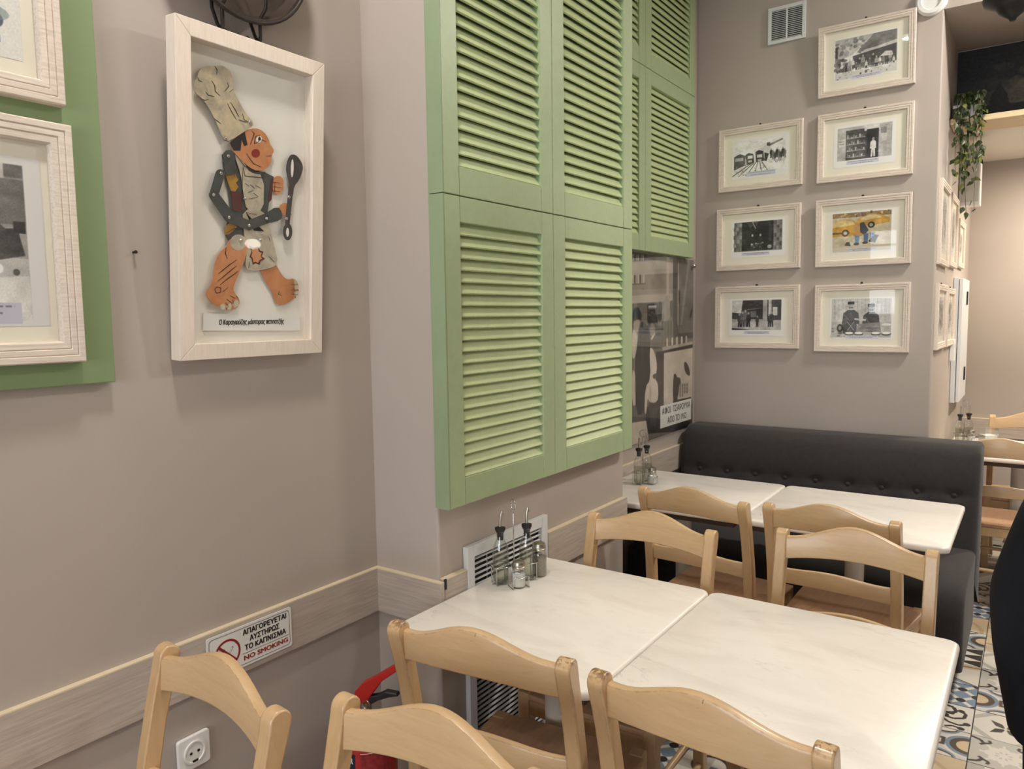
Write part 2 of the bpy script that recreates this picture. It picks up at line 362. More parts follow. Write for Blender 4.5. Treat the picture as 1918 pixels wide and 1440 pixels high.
# ---------------------------------------------------------------- flat prints, drawn here
class Cv:
    def __init__(s, w, h, bg=(255, 255, 255), ss=2):
        s.W, s.H, s.ss = w, h, ss; s.a = np.ones((h * ss, w * ss, 3)) * np.array(bg, float)
        yy, xx = np.mgrid[0:h * ss, 0:w * ss]; s.x = (xx + .5) / (w * ss); s.y = (yy + .5) / (h * ss)
    def _put(s, m, c, al):
        al = (m * al)[..., None]; s.a = s.a * (1 - al) + np.array(c, float) * al; return s
    def poly(s, pts, c, al=1.0):
        xs = [p[0] for p in pts]; ys = [p[1] for p in pts]
        H, W = s.x.shape
        i0, i1 = max(0, int(min(ys) * H) - 1), min(H, int(max(ys) * H) + 2); j0, j1 = max(0, int(min(xs) * W) - 1), min(W, int(max(xs) * W) + 2)
        if i1 <= i0 or j1 <= j0: return s
        X, Y = s.x[i0:i1, j0:j1], s.y[i0:i1, j0:j1]; ins = np.zeros(X.shape, bool); n = len(pts)
        for k in range(n):
            (x1, y1), (x2, y2) = pts[k], pts[(k + 1) % n]
            if y1 == y2: continue
            ins ^= ((y1 > Y) != (y2 > Y)) & (X < (x2 - x1) * (Y - y1) / (y2 - y1) + x1)
        m = (ins * al)[..., None]; s.a[i0:i1, j0:j1] = s.a[i0:i1, j0:j1] * (1 - m) + np.array(c, float) * m; return s
    def rect(s, x0, y0, x1, y1, c, al=1.0): return s.poly([(x0, y0), (x1, y0), (x1, y1), (x0, y1)], c, al)
    def ell(s, cx, cy, rx, ry, c, al=1.0):
        return s._put((((s.x - cx) / rx) ** 2 + ((s.y - cy) / ry) ** 2 < 1).astype(float), c, al)
    def ring(s, cx, cy, r0, r1, c, al=1.0, asp=1.0):
        d = np.hypot(s.x - cx, (s.y - cy) * asp); return s._put(((d >= r0) & (d < r1)).astype(float), c, al)
    def line(s, pts, w, c, al=1.0):
        asp = s.H / s.W
        for (x1, y1), (x2, y2) in zip(pts[:-1], pts[1:]):
            dx, dy = x2 - x1, (y2 - y1) * asp; L = math.hypot(dx, dy) or 1e-6; nx, ny = -dy / L * w / 2, dx / L * w / 2 / asp
            s.poly([(x1 + nx, y1 + ny), (x2 + nx, y2 + ny), (x2 - nx, y2 - ny), (x1 - nx, y1 - ny)], c, al)
        return s
    def grain(s, amt, cell=3, box=(0, 0, 1, 1), seed=0):
        r = np.random.default_rng(seed); H, W = s.x.shape
        n = r.normal(size=(H // cell + 2, W // cell + 2)); n = np.kron(n, np.ones((cell, cell)))[:H, :W]
        m = (s.x >= box[0]) & (s.x < box[2]) & (s.y >= box[1]) & (s.y < box[3])
        s.a += (n * m * amt)[..., None]; return s
    def blobs(s, n, box, cols, rmin, rmax, seed=0, al=0.8):
        r = random.Random(seed)
        for _ in range(n):
            rr = r.uniform(rmin, rmax)
            s.ell(r.uniform(box[0], box[2]), r.uniform(box[1], box[3]), rr, rr * r.uniform(.5, 1.4) * s.W / s.H, r.choice(cols), al)
        return s
    def figure(s, x, y, h, coat, legs=None, face=(150, 145, 140), hat=None):
        """a small standing figure: feet at y, height h"""
        w = h * 0.30 * s.H / s.W; legs = legs or coat
        s.poly([(x - w * .38, y), (x - w * .30, y - h * .48), (x + w * .30, y - h * .48), (x + w * .38, y), (x + w * .08, y), (x, y - h * .4), (x - w * .08, y)], legs)
        s.poly([(x - w * .5, y - h * .42), (x - w * .46, y - h * .76), (x - w * .18, y - h * .84), (x + w * .18, y - h * .84), (x + w * .46, y - h * .76), (x + w * .5, y - h * .42)], coat)
        s.ell(x, y - h * .91, w * .22, h * .085, face)
        if hat: s.rect(x - w * .26, y - h * 1.0, x + w * .26, y - h * .94, hat)
        return s
    def caption(s, x0, y0, x1, y1, n=2, bg=(214, 214, 226), seed=1):
        s.rect(x0, y0, x1, y1, bg); r = random.Random(seed)
        for k in range(n):
            yy = y0 + (y1 - y0) * (k + .55) / (n + .15); x = x0 + (x1 - x0) * (.06 + .1 * k); e = x1 - (x1 - x0) * (.06 + .1 * k)
            while x < e:
                w = r.uniform(.012, .04); s.rect(x, yy - .006, min(e, x + w), yy + .006, (104, 104, 128), .75); x += w + .01
        return s
    def blur(s, n=2):
        for _ in range(n):
            for ax in (0, 1): s.a = (np.roll(s.a, 1, ax) + 2 * s.a + np.roll(s.a, -1, ax)) / 4
        return s
    def tone(s, amt=22, seed=0, box=(0, 0, 1, 1), cells=9):
        """uneven patchy tones like an old print"""
        r = np.random.default_rng(seed + 5); H, W = s.x.shape
        for c in (cells, cells * 3):
            g = r.normal(size=(c + 2, c + 2)); u = s.x * c; v = s.y * c; i = u.astype(int); j = v.astype(int); fu, fv = u - i, v - j
            n = (g[j, i] * (1 - fu) + g[j, i + 1] * fu) * (1 - fv) + (g[j + 1, i] * (1 - fu) + g[j + 1, i + 1] * fu) * fv
            m = (s.x >= box[0]) & (s.x < box[2]) & (s.y >= box[1]) & (s.y < box[3]); s.a += (n * m * amt)[..., None]; amt *= .7
        return s
    def done(s):
        a = np.clip(s.a, 0, 255); k = s.ss; return a.reshape(s.H, k, s.W, k, 3).mean((1, 3))

G = lambda v: (min(255, v * 1.08 + 2), min(255, v * 1.065 + 2), min(255, v * 1.04 + 2))
def sheet(w=297, h=210, pic=(0.06, 0.07, 0.94, 0.84)):
    c = Cv(w, h, (250, 249, 244)); c.rect(*pic, G(165)); return c
def crowd_building():
    c = sheet(pic=(.02, .03, .98, .97)); c.rect(.02, .03, .98, .97, G(212))
    c.poly([(.02, .03), (.62, .03), (.30, .42), (.02, .55)], G(176)); c.blobs(60, (.02, .05, .5, .42), [G(110), G(190), G(140), G(205)], .01, .04, 3)
    c.poly([(.36, .40), (.62, .03), (.97, .03), (.97, .30), (.50, .36)], G(120)); c.poly([(.42, .40), (.97, .26), (.97, .36), (.44, .46)], G(196))
    c.poly([(.30, .46), (.97, .34), (.97, .74), (.30, .74)], G(74)); c.rect(.02, .20, .06, .50, G(60))
    c.blobs(40, (.02, .50, .2, .8), [G(50), G(90), G(130)], .012, .035, 5)
    for i in range(15): c.figure(.20 + i * .052, .80 + .03 * math.sin(i * 2.3), .26 + .06 * math.sin(i * 1.7), G((70, 150, 205, 110)[i % 4]), G((50, 120, 90)[i % 3]), G(170))
    c.poly([(.72, .58), (.80, .48), (.90, .50), (.92, .60)], G(200)); c.poly([(.02, .80), (.97, .78), (.97, .97), (.02, .97)], G(205))
    c.blobs(18, (.04, .82, .9, .95), [G(120), G(70), G(160)], .006, .02, 8); c.blur(3).tone(14, 3, (.06, .06, .94, .84)); c.caption(.28, .92, .74, .985, 2); return c.grain(7, 3).done()
def shop_man():
    c = sheet(); c.rect(.06, .06, .94, .84, G(176)); c.rect(.20, .13, .54, .84, G(70)); c.rect(.50, .05, .74, .19, G(206)); c.rect(.54, .16, .73, .84, G(40))
    for j in range(4):
        y = .22 + j * .15; c.rect(.21, y + .10, .52, y + .115, G(150))
        for i in range(9): c.rect(.22 + i * .033, y + .02 + .03 * ((i * 7 + j) % 3), .245 + i * .033, y + .10, G((150, 100, 186, 120)[(i + j) % 4]))
    c.figure(.645, .82, .46, G(226), G(214), G(160)); c.rect(.80, .1, .86, .84, G(160)); c.rect(.76, .16, .85, .30, G(120)); c.rect(.78, .30, .86, .48, G(196))
    c.rect(.08, .33, .18, .50, G(200)); c.line([(.09, .38), (.17, .38)], .008, G(90)); c.line([(.09, .44), (.17, .44)], .008, G(90))
    c.blur(3).tone(14, 3, (.06, .06, .94, .84)); c.caption(.22, .86, .74, .95, 2); return c.grain(6, 3, (.06, .06, .94, .84)).done()
def yellow_cars():
    c = sheet(); c.rect(.02, .04, .95, .98, (206, 192, 160)); c.rect(.02, .04, .95, .15, (150, 120, 80))
    c.blobs(40, (.03, .05, .94, .14), [(90, 70, 50), (220, 200, 150), (170, 130, 60)], .008, .02, 4)
    c.poly([(.38, .30), (.44, .18), (.62, .10), (.78, .12), (.92, .22), (.93, .32), (.72, .36), (.40, .38)], (208, 160, 60)); c.poly([(.46, .19), (.62, .125), (.76, .14), (.80, .2), (.5, .25)], (222, 200, 150))
    c.ell(.64, .36, .055, .075, (36, 34, 34)); c.ell(.64, .36, .028, .04, (190, 180, 150))
    c.poly([(.02, .26), (.18, .19), (.36, .22), (.46, .34), (.46, .52), (.30, .60), (.02, .60)], (204, 150, 44)); c.poly([(.02, .26), (.18, .2), (.34, .23), (.38, .33), (.02, .38)], (226, 196, 130))
    c.rect(.02, .50, .30, .54, (90, 70, 40)); c.ell(.23, .52, .06, .085, (70, 60, 50)); c.ell(.23, .52, .03, .045, (190, 176, 150))
    c.poly([(.34, .38), (.44, .30), (.54, .34), (.60, .50), (.48, .62), (.36, .60)], (196, 146, 70)); c.poly([(.46, .30), (.52, .28), (.60, .48), (.54, .60), (.47, .52)], (56, 56, 62))
    for x, y, a, col in ((.38, .60, .2, (98, 130, 170)), (.52, .56, .22, (80, 110, 150)), (.62, .54, .2, (112, 140, 172))):
        c.poly([(x, y), (x + .08, y), (x + .07, y + a), (x + .01, y + a)], col); c.ell(x + .03, y + a, .045, .03, (48, 46, 48))
    c.poly([(.22, .82), (.25, .74), (.30, .74), (.32, .84)], (52, 52, 56)); c.poly([(.62, .70), (.70, .60), (.76, .62), (.70, .80)], (60, 60, 66))
    c.rect(.02, .87, .95, .98, (214, 204, 184)); c.blur(3).tone(14, 3, (.06, .06, .94, .84)); c.caption(.28, .90, .74, .975, 2, (206, 204, 206)); return c.grain(6, 3).done()
def two_men():
    c = sheet(pic=(.03, .03, .97, .97)); c.rect(.03, .03, .97, .97, G(196))
    for i in range(46): c.rect(.03 + i * .0205, .03, .036 + i * .0205, .56, G(150 + 40 * math.sin(i * 2.1)), .6)
    c.rect(.03, .58, .97, .97, G(176)); c.blobs(30, (.04, .75, .3, .95), [G(110), G(90), G(190)], .008, .03, 2)
    for x, y in ((.34, .22), (.66, .28)):
        c.poly([(x - .14, y + .42), (x - .12, y + .16), (x - .05, y + .08), (x + .05, y + .08), (x + .12, y + .16), (x + .14, y + .42)], G(66))
        c.ell(x, y, .045, .085, G(178)); c.rect(x - .052, y - .12, x + .052, y - .05, G(40)); c.rect(x - .035, y + .02, x + .035, y + .038, G(50))
        c.ell(x - .016, y - .02, .006, .008, G(60)); c.ell(x + .016, y - .02, .006, .008, G(60)); c.line([(x - .10, y + .2), (x - .02, y + .34)], .02, G(96))
    c.line([(.40, .52), (.58, .55)], .03, G(190)); c.poly([(.20, .62), (.44, .58), (.44, .86), (.22, .88)], G(70)); c.line([(.28, .58), (.40, .80)], .012, G(150)); c.line([(.40, .58), (.29, .80)], .012, G(150))
    c.poly([(.46, .64), (.80, .60), (.82, .84), (.42, .84)], G(122)); c.line([(.46, .74), (.8, .74)], .012, G(90)); c.ell(.17, .74, .05, .10, G(56)); c.ell(.17, .74, .025, .05, G(150))
    for x in (.32, .47, .74, .90): c.ell(x, .88, .075, .045, G(80)); c.ell(x, .86, .065, .03, G(232))
    c.ell(.90, .66, .07, .03, G(226)); c.blur(3).tone(14, 3, (.06, .06, .94, .84)); c.caption(.26, .92, .78, .99, 2); return c.grain(7, 3, (.03, .03, .97, .9)).done()
def trams():
    c = sheet(pic=(.03, .03, .97, .97)); c.rect(.03, .03, .97, .97, G(228)); c.poly([(.62, .22), (.90, .10), (.90, .14), (.66, .26)], G(130)); c.rect(.62, .16, .68, .24, G(90))
    c.poly([(.03, .42), (.14, .36), (.24, .42), (.24, .66), (.03, .76)], G(84)); c.poly([(.24, .40), (.30, .36), (.38, .40), (.40, .62), (.26, .66)], G(70)); c.poly([(.42, .36), (.48, .32), (.56, .36), (.58, .60), (.43, .62)], G(64))
    for x in (.28, .45): c.rect(x, .43, x + .09, .51, G(214)); c.rect(x + .01, .55, x + .08, .60, G(190))
    c.rect(.05, .46, .2, .54, G(170)); c.poly([(.58, .40), (.66, .44), (.62, .62), (.58, .6)], G(60))
    for i in range(6): c.line([(.36 + i * .035, .62), (-.02 + i * .14, .93)], .014, G(70 + 20 * (i % 2)))
    c.blobs(60, (.04, .64, .62, .92), [G(90), G(180), G(130), G(210)], .006, .02, 6, .6)
    for i in range(8): c.figure(.70 + i * .034, .56 + .04 * (i % 3), .24, G((50, 110, 70)[i % 3]), None, G(150))
    c.blobs(16, (.66, .60, .95, .66), [G(150), G(200)], .008, .03, 3); c.blur(3).tone(14, 3, (.06, .06, .94, .84)); c.caption(.26, .84, .78, .96, 2); return c.grain(7, 3).done()
def dark_doorway():
    c = sheet(); c.rect(.05, .05, .95, .84, G(110))
    for j in range(7):
        for i in range(3): c.rect(.06 + i * .05 - .02 * (j % 2), .07 + j * .11, .10 + i * .05, .165 + j * .11, G(92 + 26 * ((i + j) % 3))); c.rect(.80 + i * .05, .07 + j * .11, .845 + i * .05, .165 + j * .11, G(88 + 26 * ((i * 2 + j) % 3)))
    c.rect(.20, .05, .79, .82, G(24)); c.poly([(.28, .05), (.5, .05), (.48, .2), (.44, .1), (.36, .22)], G(70)); c.line([(.40, .06), (.46, .24)], .02, G(150)); c.rect(.70, .08, .76, .6, G(48))
    for x in (.40, .55): c.figure(x, .80, .42, G(34), G(50), G(170))
    c.blobs(14, (.38, .62, .62, .76), [G(200), G(150), G(90)], .008, .022, 9); c.ell(.72, .74, .04, .05, G(150)); c.blur(3).tone(14, 3, (.06, .06, .94, .84)); c.caption(.20, .87, .72, .95, 2); return c.grain(6, 3, (.05, .05, .95, .84)).done()
def arcade_people():
    c = sheet(); c.rect(.05, .05, .95, .84, G(150)); c.rect(.22, .05, .72, .55, G(52)); c.poly([(.05, .05), (.25, .05), (.22, .40), (.05, .36)], G(196)); c.poly([(.05, .38), (.25, .40), (.2, .56), (.05, .54)], G(60))
    c.rect(.62, .05, .70, .72, G(172)); c.rect(.72, .05, .76, .68, G(200)); c.rect(.78, .05, .95, .62, G(74)); c.rect(.80, .24, .88, .46, G(206)); c.line([(.34, .30), (.62, .26)], .01, G(130)); c.rect(.40, .34, .50, .50, G(112))
    c.poly([(.05, .62), (.95, .58), (.95, .84), (.05, .84)], G(176)); c.poly([(.05, .78), (.4, .84), (.05, .84)], G(60))
    for x, h, v in ((.19, .36, 46), (.25, .42, 70), (.30, .46, 90), (.36, .40, 38), (.52, .3, 60), (.74, .34, 44), (.78, .40, 60)): c.figure(x, .76, h, G(v), G(max(24, v - 20)), G(140))
    c.blur(3).tone(14, 3, (.06, .06, .94, .84)); c.caption(.28, .875, .74, .945, 2); return c.grain(7, 3, (.05, .05, .95, .84)).done()
def old_worker():
    c = Cv(420, 315, (232, 230, 226)); T = lambda x: .55 + .405 * x
    p = lambda pts, col, al=1.0: c.poly([(T(x), y) for x, y in pts], col, al); r = lambda x0, y0, x1, y1, col: c.rect(T(x0), y0, T(x1), y1, col)
    c.rect(.03, .05, .927, .97, G(170)); c.rect(.05, .10, .50, .9, G(120)); r(-.4, .05, .93, .62, G(150)); r(.50, .05, .93, .125, G(108)); r(.50, .135, .93, .40, G(112)); r(.50, .415, .93, .52, G(160)); r(.70, .05, .74, .135, G(190))
    p([(.40, .05), (.52, .05), (.56, .46), (.44, .46)], G(196)); p([(.42, .05), (.46, .05), (.50, .46), (.46, .46)], G(168)); p([(-.4, .62), (.93, .60), (.93, .97), (-.4, .97)], G(206)); p([(.40, .58), (.93, .60), (.93, .70), (.40, .72)], G(180))
    p(smooth_poly([(.02, .95), (.06, .50), (.40, .48), (.50, .60), (.46, .80), (.50, .90), (.34, .92), (.28, .70), (.22, .95)]), G(66)); p(smooth_poly([(.0, .56), (.0, .22), (.14, .16), (.34, .22), (.56, .38), (.60, .46), (.50, .50), (.40, .44), (.40, .54)]), G(128)); p(smooth_poly([(.1, .3), (.3, .3), (.36, .5), (.1, .5)]), G(92), .7)
    p([(.50, .44), (.84, .42), (.90, .58), (.56, .62)], G(70)); p(smooth_poly([(.52, .36), (.60, .30), (.66, .40), (.76, .44), (.56, .46)]), G(84)); r(.80, .38, .92, .45, G(56)); p(smooth_poly([(.36, .5), (.52, .52), (.52, .62), (.42, .64)]), G(54)); c.ell(T(.62), .66, .022, .03, G(226)); c.ell(T(.80), .68, .014, .02, G(90))
    c.ell(T(.12), .13, .05, .07, G(150)); c.ell(T(.12), .08, .055, .035, G(50))
    c.blur(3).tone(12, 3, (.03, .05, .927, .97)); c.grain(6, 3, (.03, .05, .927, .97)); c.caption(.40, .86, .885, .985, 3, (206, 205, 220)); return c.done()
def blue_painting():
    c = Cv(300, 225, (238, 236, 230)); c.rect(.03, .04, .92, .92, (52, 84, 122)); c.blobs(160, (.05, .06, .90, .88), [(34, 62, 98), (90, 124, 158), (196, 208, 214), (70, 96, 120), (150, 170, 176), (40, 50, 70)], .015, .06, 11, .7)
    c.rect(.66, .42, .82, .54, (226, 230, 230)); c.blobs(40, (.3, .62, .9, .90), [(190, 202, 200), (120, 140, 140), (150, 168, 170)], .02, .06, 12, .6); c.rect(.84, .04, .92, .90, (44, 72, 104), .8); return c.grain(5, 3).done()
def grey_print(seed):
    c = Cv(150, 110, (226, 223, 214), 1); c.rect(.08, .08, .92, .82, G(168)); c.blobs(50, (.10, .10, .90, .80), [G(120), G(90), G(190), G(150), G(70)], .02, .09, seed, .6); c.blur(3).tone(14, 3, (.06, .06, .94, .84)); c.caption(.3, .86, .7, .95, 1); return c.grain(6, 2).done()
def bar_poster():
    # an old bar in brown-greys: a man in a dark jacket, one in a white apron, a counter with glasses
    B = lambda v: (v * 1.0, v * .945, v * .87)
    c = Cv(600, 440, B(128)); PX_ = (1187, 1208, 1239, 1250, 1302); YW = (3.41, 3.539, 3.751, 3.826, 4.222)
    def q(X, Y):
        px, py = 1180 + X / 3.79, 460 + Y / 3.79; f = (px - 1187) / 115
        return (float(np.interp(px, PX_, YW)) - 2.85) / 1.372, (py - (469 + 22 * f)) / ((829 - 30 * f) - (469 + 22 * f))
    def P(v, *p, sm=1, al=1.0): c.poly(smooth_poly([q(*t) for t in p], sm) if sm else [q(*t) for t in p], B(v), al)
    def R(v, x0, y0, x1, y1, al=1.0): P(v, (x0, y0), (x1, y0), (x1, y1), (x0, y1), sm=0, al=al)
    c.rect(0, 0, .42, .34, B(140)); c.rect(0, .34, .42, 1, B(92)); c.rect(.05, .45, .2, 1, B(60)); c.rect(.24, .40, .34, .98, B(70))
    R(96, 20, 30, 130, 100); R(170, 20, 100, 330, 195); R(150, 20, 195, 340, 340); R(176, 20, 335, 330, 392); R(112, 20, 392, 200, 560); R(104, 130, 560, 330, 720)
    for i in range(7): R((196, 90, 150)[i % 3], 30 + i * 12, 55, 38 + i * 12, 98); R((204, 80, 170)[i % 3], 28 + i * 13, 195, 37 + i * 13, 255); R(150, 30 + i * 13, 180, 34 + i * 13, 196)
    R(86, 20, 255, 120, 262); R(60, 312, 40, 346, 640); R(168, 346, 60, 354, 570); R(118, 354, 90, 470, 640); P(146, (420, 110), (436, 110), (380, 560), (366, 560), sm=0); R(100, 352, 430, 470, 436, .6); R(190, 268, 60, 288, 350); R(70, 352, 320, 362, 410)
    R(44, 134, 404, 206, 536); R(128, 140, 412, 200, 440); c.poly([q(142, 414), q(196, 414), q(196, 430), q(142, 428)], (188, 200, 210))
    P(64, (210, 395), (232, 385), (240, 460), (232, 535), (208, 530)); P(158, (238, 420), (262, 350), (285, 370), (296, 450), (288, 530), (234, 530)); P(74, (290, 390), (314, 384), (318, 500), (298, 505))
    for i in range(8): R((84, 112)[i % 2], 236 + i * 10, 528, 246 + i * 10, 700)
    P(48, (322, 545), (350, 540), (352, 650), (320, 655)); P(56, (448, 450), (460, 445), (446, 520), (434, 515)); R(84, 350, 620, 470, 660)
    P(186, (238, 712), (460, 684), (460, 704), (245, 738), sm=0); P(54, (245, 738), (460, 704), (460, 728), (250, 754), sm=0)
    for i in range(9): R((204, 116, 226, 90)[i % 4], 270 + i * 17, 650 - i, 281 + i * 17, 706 - 2 * i)
    P(212, (253, 754), (460, 730), (460, 1096), (248, 1150), sm=0); R(64, 196, 740, 252, 1160)
    P(62, (392, 832), (412, 824), (438, 880), (442, 936), (404, 905)); P(40, (318, 912), (336, 904), (346, 936), (370, 936), (374, 1000), (352, 1060), (346, 1112), (316, 1112)); P(198, (362, 982), (434, 972), (426, 1072), (352, 1084), sm=0)
    for i in range(14): t = q(368 + (i % 4) * 17, 992 + (i // 4) * 24); c.ell(t[0], t[1], .007, .010, B(110))
    R(54, 120, 1130, 470, 1320); P(40, (318, 1096), (452, 1080), (452, 1120), (316, 1140), sm=0)
    P(100, (20, 1110), (110, 1120), (126, 1160), (124, 1240), (20, 1240)); P(204, (20, 1236), (128, 1226), (148, 1372), (20, 1405), sm=0)
    P(206, (20, 560), (66, 600), (62, 700), (46, 776), (20, 780)); P(210, (20, 850), (50, 880), (54, 1000), (56, 1112), (20, 1112))
    P(78, (140, 1090), (212, 1100), (206, 1180), (196, 1280), (160, 1276), (146, 1180)); P(56, (150, 1268), (202, 1270), (204, 1296), (146, 1290))
    P(150, (150, 560), (166, 530), (188, 560), (186, 610), (160, 640)); P(216, (192, 598), (186, 622), (164, 660), (158, 640)); P(58, (190, 606), (230, 604), (232, 628), (196, 634))
    P(46, (76, 545), (106, 520), (138, 556), (156, 640), (152, 760), (162, 900), (150, 960), (122, 1000), (110, 1180), (54, 1180), (50, 900), (46, 790), (70, 660)); P(70, (100, 560), (112, 700), (100, 900), (90, 900), (92, 700), al=.6)
    P(224, (148, 712), (172, 712), (200, 800), (202, 880), (184, 930), (210, 962), (214, 1078), (190, 1106), (150, 1096), (136, 1060), (128, 1184), (118, 1170), (120, 990), (158, 930)); P(84, (168, 906), (196, 892), (208, 906), (182, 940)); P(180, (150, 960), (165, 1010), (160, 1090), (152, 1090), al=.6)
    t = q(60, 470); c.ell(t[0], t[1], .032, .038, B(34)); P(164, (38, 510), (84, 500), (80, 560), (62, 606), (40, 580)); P(36, (28, 440), (70, 420), (96, 470), (92, 520), (70, 500), (36, 520))
    c.blur(4).tone(9, 8); return c.grain(4, 3).done()
def mural():
    c = Cv(360, 100, (34, 36, 40), 1); c.poly([(0, 1), (0, .8), (.3, .28), (.5, .12), (.8, .3), (1, .2), (1, 1)], (78, 74, 66), .6); c.poly([(.12, .9), (.35, .4), (.6, .3), (1, .5), (1, 1), (.1, 1)], (98, 92, 80), .5)
    c.blobs(120, (.1, .3, 1, .8), [(60, 58, 52), (110, 98, 80), (84, 84, 76), (48, 48, 48)], .01, .05, 4, .35); c.rect(.2, .62, 1, .70, (130, 116, 96), .45)
    for x, h in ((.10, .45), (.19, .6), (.23, .78), (.38, .5), (.55, .7), (.61, .55), (.8, .72)): c.poly([(x - .03, 1), (x - .018, 1 - h * .6), (x, 1 - h), (x + .018, 1 - h * .6), (x + .03, 1)], (30, 32, 36))
    c.rect(0, .88, 1, 1, (28, 30, 34)); return c.grain(4, 2).done()
# ------- cement tile prints (20 cm each)
K = (44, 40, 40); W_ = (214, 208, 198); GR = (176, 172, 164); BL = (120, 140, 160); BE = (204, 184, 152); BR = (78, 64, 54)
def tile_print(k):
    c = Cv(96, 96, W_)
    if k == 0:                                   # rows of black triangles
        for j in range(2):
            for i in range(3): x, y = i / 3, j / 2; c.poly([(x, y + .49), (x + .165, y + .03), (x + .33, y + .49)], K)
    elif k == 1:                                 # blue lozenges, white lattice, black dots
        c.rect(0, 0, 1, 1, BL)
        for i in range(-3, 4): c.line([(i / 2 - .0, 0), (i / 2 + 1, 1)], .085, W_); c.line([(i / 2 + 1, 0), (i / 2, 1)], .085, W_)
        for x in (0, .5, 1):
            for y in (0, .5, 1): c.ell(x, y, .085, .085, K)
        for x in (.25, .75):
            for y in (.25, .75): c.ell(x, y, .085, .085, K)
    elif k == 2:                                 # nested rings with a square at the middle
        c.rect(0, 0, 1, 1, (200, 198, 194))
        for cx, cy in ((0, .5), (1, .5)):
            for r, col in ((.42, W_), (.36, BL), (.29, BR), (.19, BE)): c.ell(cx, cy, r, r, col)
        for cy in (0, 1): c.ell(.5, cy, .34, .22, BL); c.ell(.5, cy, .30, .17, BR); c.ell(.5, cy, .28, .12, W_)
        c.rect(.36, .36, .64, .64, BR); c.rect(.42, .42, .58, .58, W_)
    elif k == 3:                                 # black scrollwork on white
        for sx in (-1, 1):
            f = lambda p: [(.5 + sx * (x - .5), y) for x, y in p]
            c.line(f([(.5, .08), (.66, .12), (.72, .28), (.62, .40), (.5, .36)]), .07, K); c.line(f([(.54, .55), (.70, .58), (.86, .48), (.88, .30), (.78, .22)]), .06, K)
            c.line(f([(.5, .62), (.62, .76), (.80, .80), (.94, .70)]), .055, K); c.line(f([(.58, .96), (.70, .88), (.86, .92)]), .05, K)
            for x, y in ((.80, .22), (.92, .70), (.64, .38), (.84, .92)): c.ell(.5 + sx * (x - .5), y, .06, .06, K)
        c.line([(.5, .08), (.5, .95)], .06, K); c.ell(.5, .5, .12, .08, K); c.ell(.5, .5, .05, .035, W_)
    elif k == 4:                                 # beige with soft arcs
        c.rect(0, 0, 1, 1, BE)
        for r, col in ((.95, (186, 162, 128)), (.86, BE), (.5, (176, 150, 116)), (.42, (214, 198, 170))): c.ell(0, 1, r, r, col)
    elif k == 5:                                 # pale tile, black four-pointed star, grey bands
        c.poly([(0, .2), (.2, 0), (.36, 0), (0, .36)], GR); c.poly([(1, .8), (.8, 1), (.64, 1), (1, .64)], GR); c.poly([(0, .8), (.2, 1), (.36, 1), (0, .64)], GR); c.poly([(1, .2), (.8, 0), (.64, 0), (1, .36)], GR)
        for a in range(4):
            t = a * PI / 2 + PI / 4; p = lambda r, d: (.5 + r * math.cos(t + d), .5 + r * math.sin(t + d)); c.poly([(.5, .5), p(.17, .45), p(.34, 0), p(.17, -.45)], K if a % 2 else (66, 60, 58))
        c.ell(.5, .5, .035, .035, W_)
    elif k == 6:                                 # grey rosette, black corner hooks
        c.rect(0, 0, 1, 1, (186, 182, 174))
        for a in range(8): t = a * PI / 4; c.ell(.5 + .2 * math.cos(t), .5 + .2 * math.sin(t), .085, .085, W_); c.line([(.5, .5), (.5 + .36 * math.cos(t), .5 + .36 * math.sin(t))], .04, W_)
        for sx in (0, 1):
            for sy in (0, 1):
                f = lambda p: [(abs(sx - x), abs(sy - y)) for x, y in p]
                c.line(f([(0, .06), (.14, .12), (.20, .22), (.14, .28)]), .055, K); c.line(f([(.2, .22), (.3, .16), (.27, .08)]), .05, K)
    elif k == 7:                                 # brown bands, blue triangle
        c.poly([(0, 0), (1, 0), (1, .16), (0, .34)], BE); c.poly([(0, .12), (1, .04), (1, .10), (0, .22)], (150, 122, 92)); c.poly([(0, .5), (1, 1), (0, 1)], BL); c.poly([(0, .62), (.78, 1), (0, 1)], (200, 200, 198)); c.line([(0, .5), (1, 1)], .025, K)
    elif k == 8:                                 # grey-blue chequer
        for i in range(4):
            for j in range(4): c.rect(i / 4, j / 4, (i + 1) / 4, (j + 1) / 4, (GR, W_, BL, W_)[(i + j) % 4])
        c.ring(.5, .5, .26, .33, BR)
    c.a *= .97; return c.done()

# ---------------------------------------------------------------- the setting
WL, YR, XP, Y1, XN, YB, XS, YF = -1.60, 1.56, -1.355, 2.71, -1.66, 4.26, -0.425, 6.40
def grout_floor():
    m, nt, b = nodes_of('patterned_floor'); b.inputs['Roughness'].default_value = 0.4
    tc = nt.nodes.new('ShaderNodeTexCoord'); ck = nt.nodes.new('ShaderNodeTexChecker'); ck.inputs['Scale'].default_value = 4.885
    nt.links.new(tc.outputs['Object'], ck.inputs[0]); ck.inputs[1].default_value = (*lin((196, 190, 180)), 1); ck.inputs[2].default_value = (*lin((150, 146, 142)), 1)
    nt.links.new(ck.outputs[0], b.inputs['Base Color']); return m
fl = struct('floor', MB().box((-2.8, -3.1, -0.12), (3.6, 6.5, -0.010)), grout_floor())
obj('grout_bed', MB().box((-1.42, 0.80, -0.0098), (1.32, 4.95, -0.004)), plain('grout', (70, 66, 62), 0.9), fl)
TS, TX, TY = 0.2047, -0.137, 4.312
tile_me = []
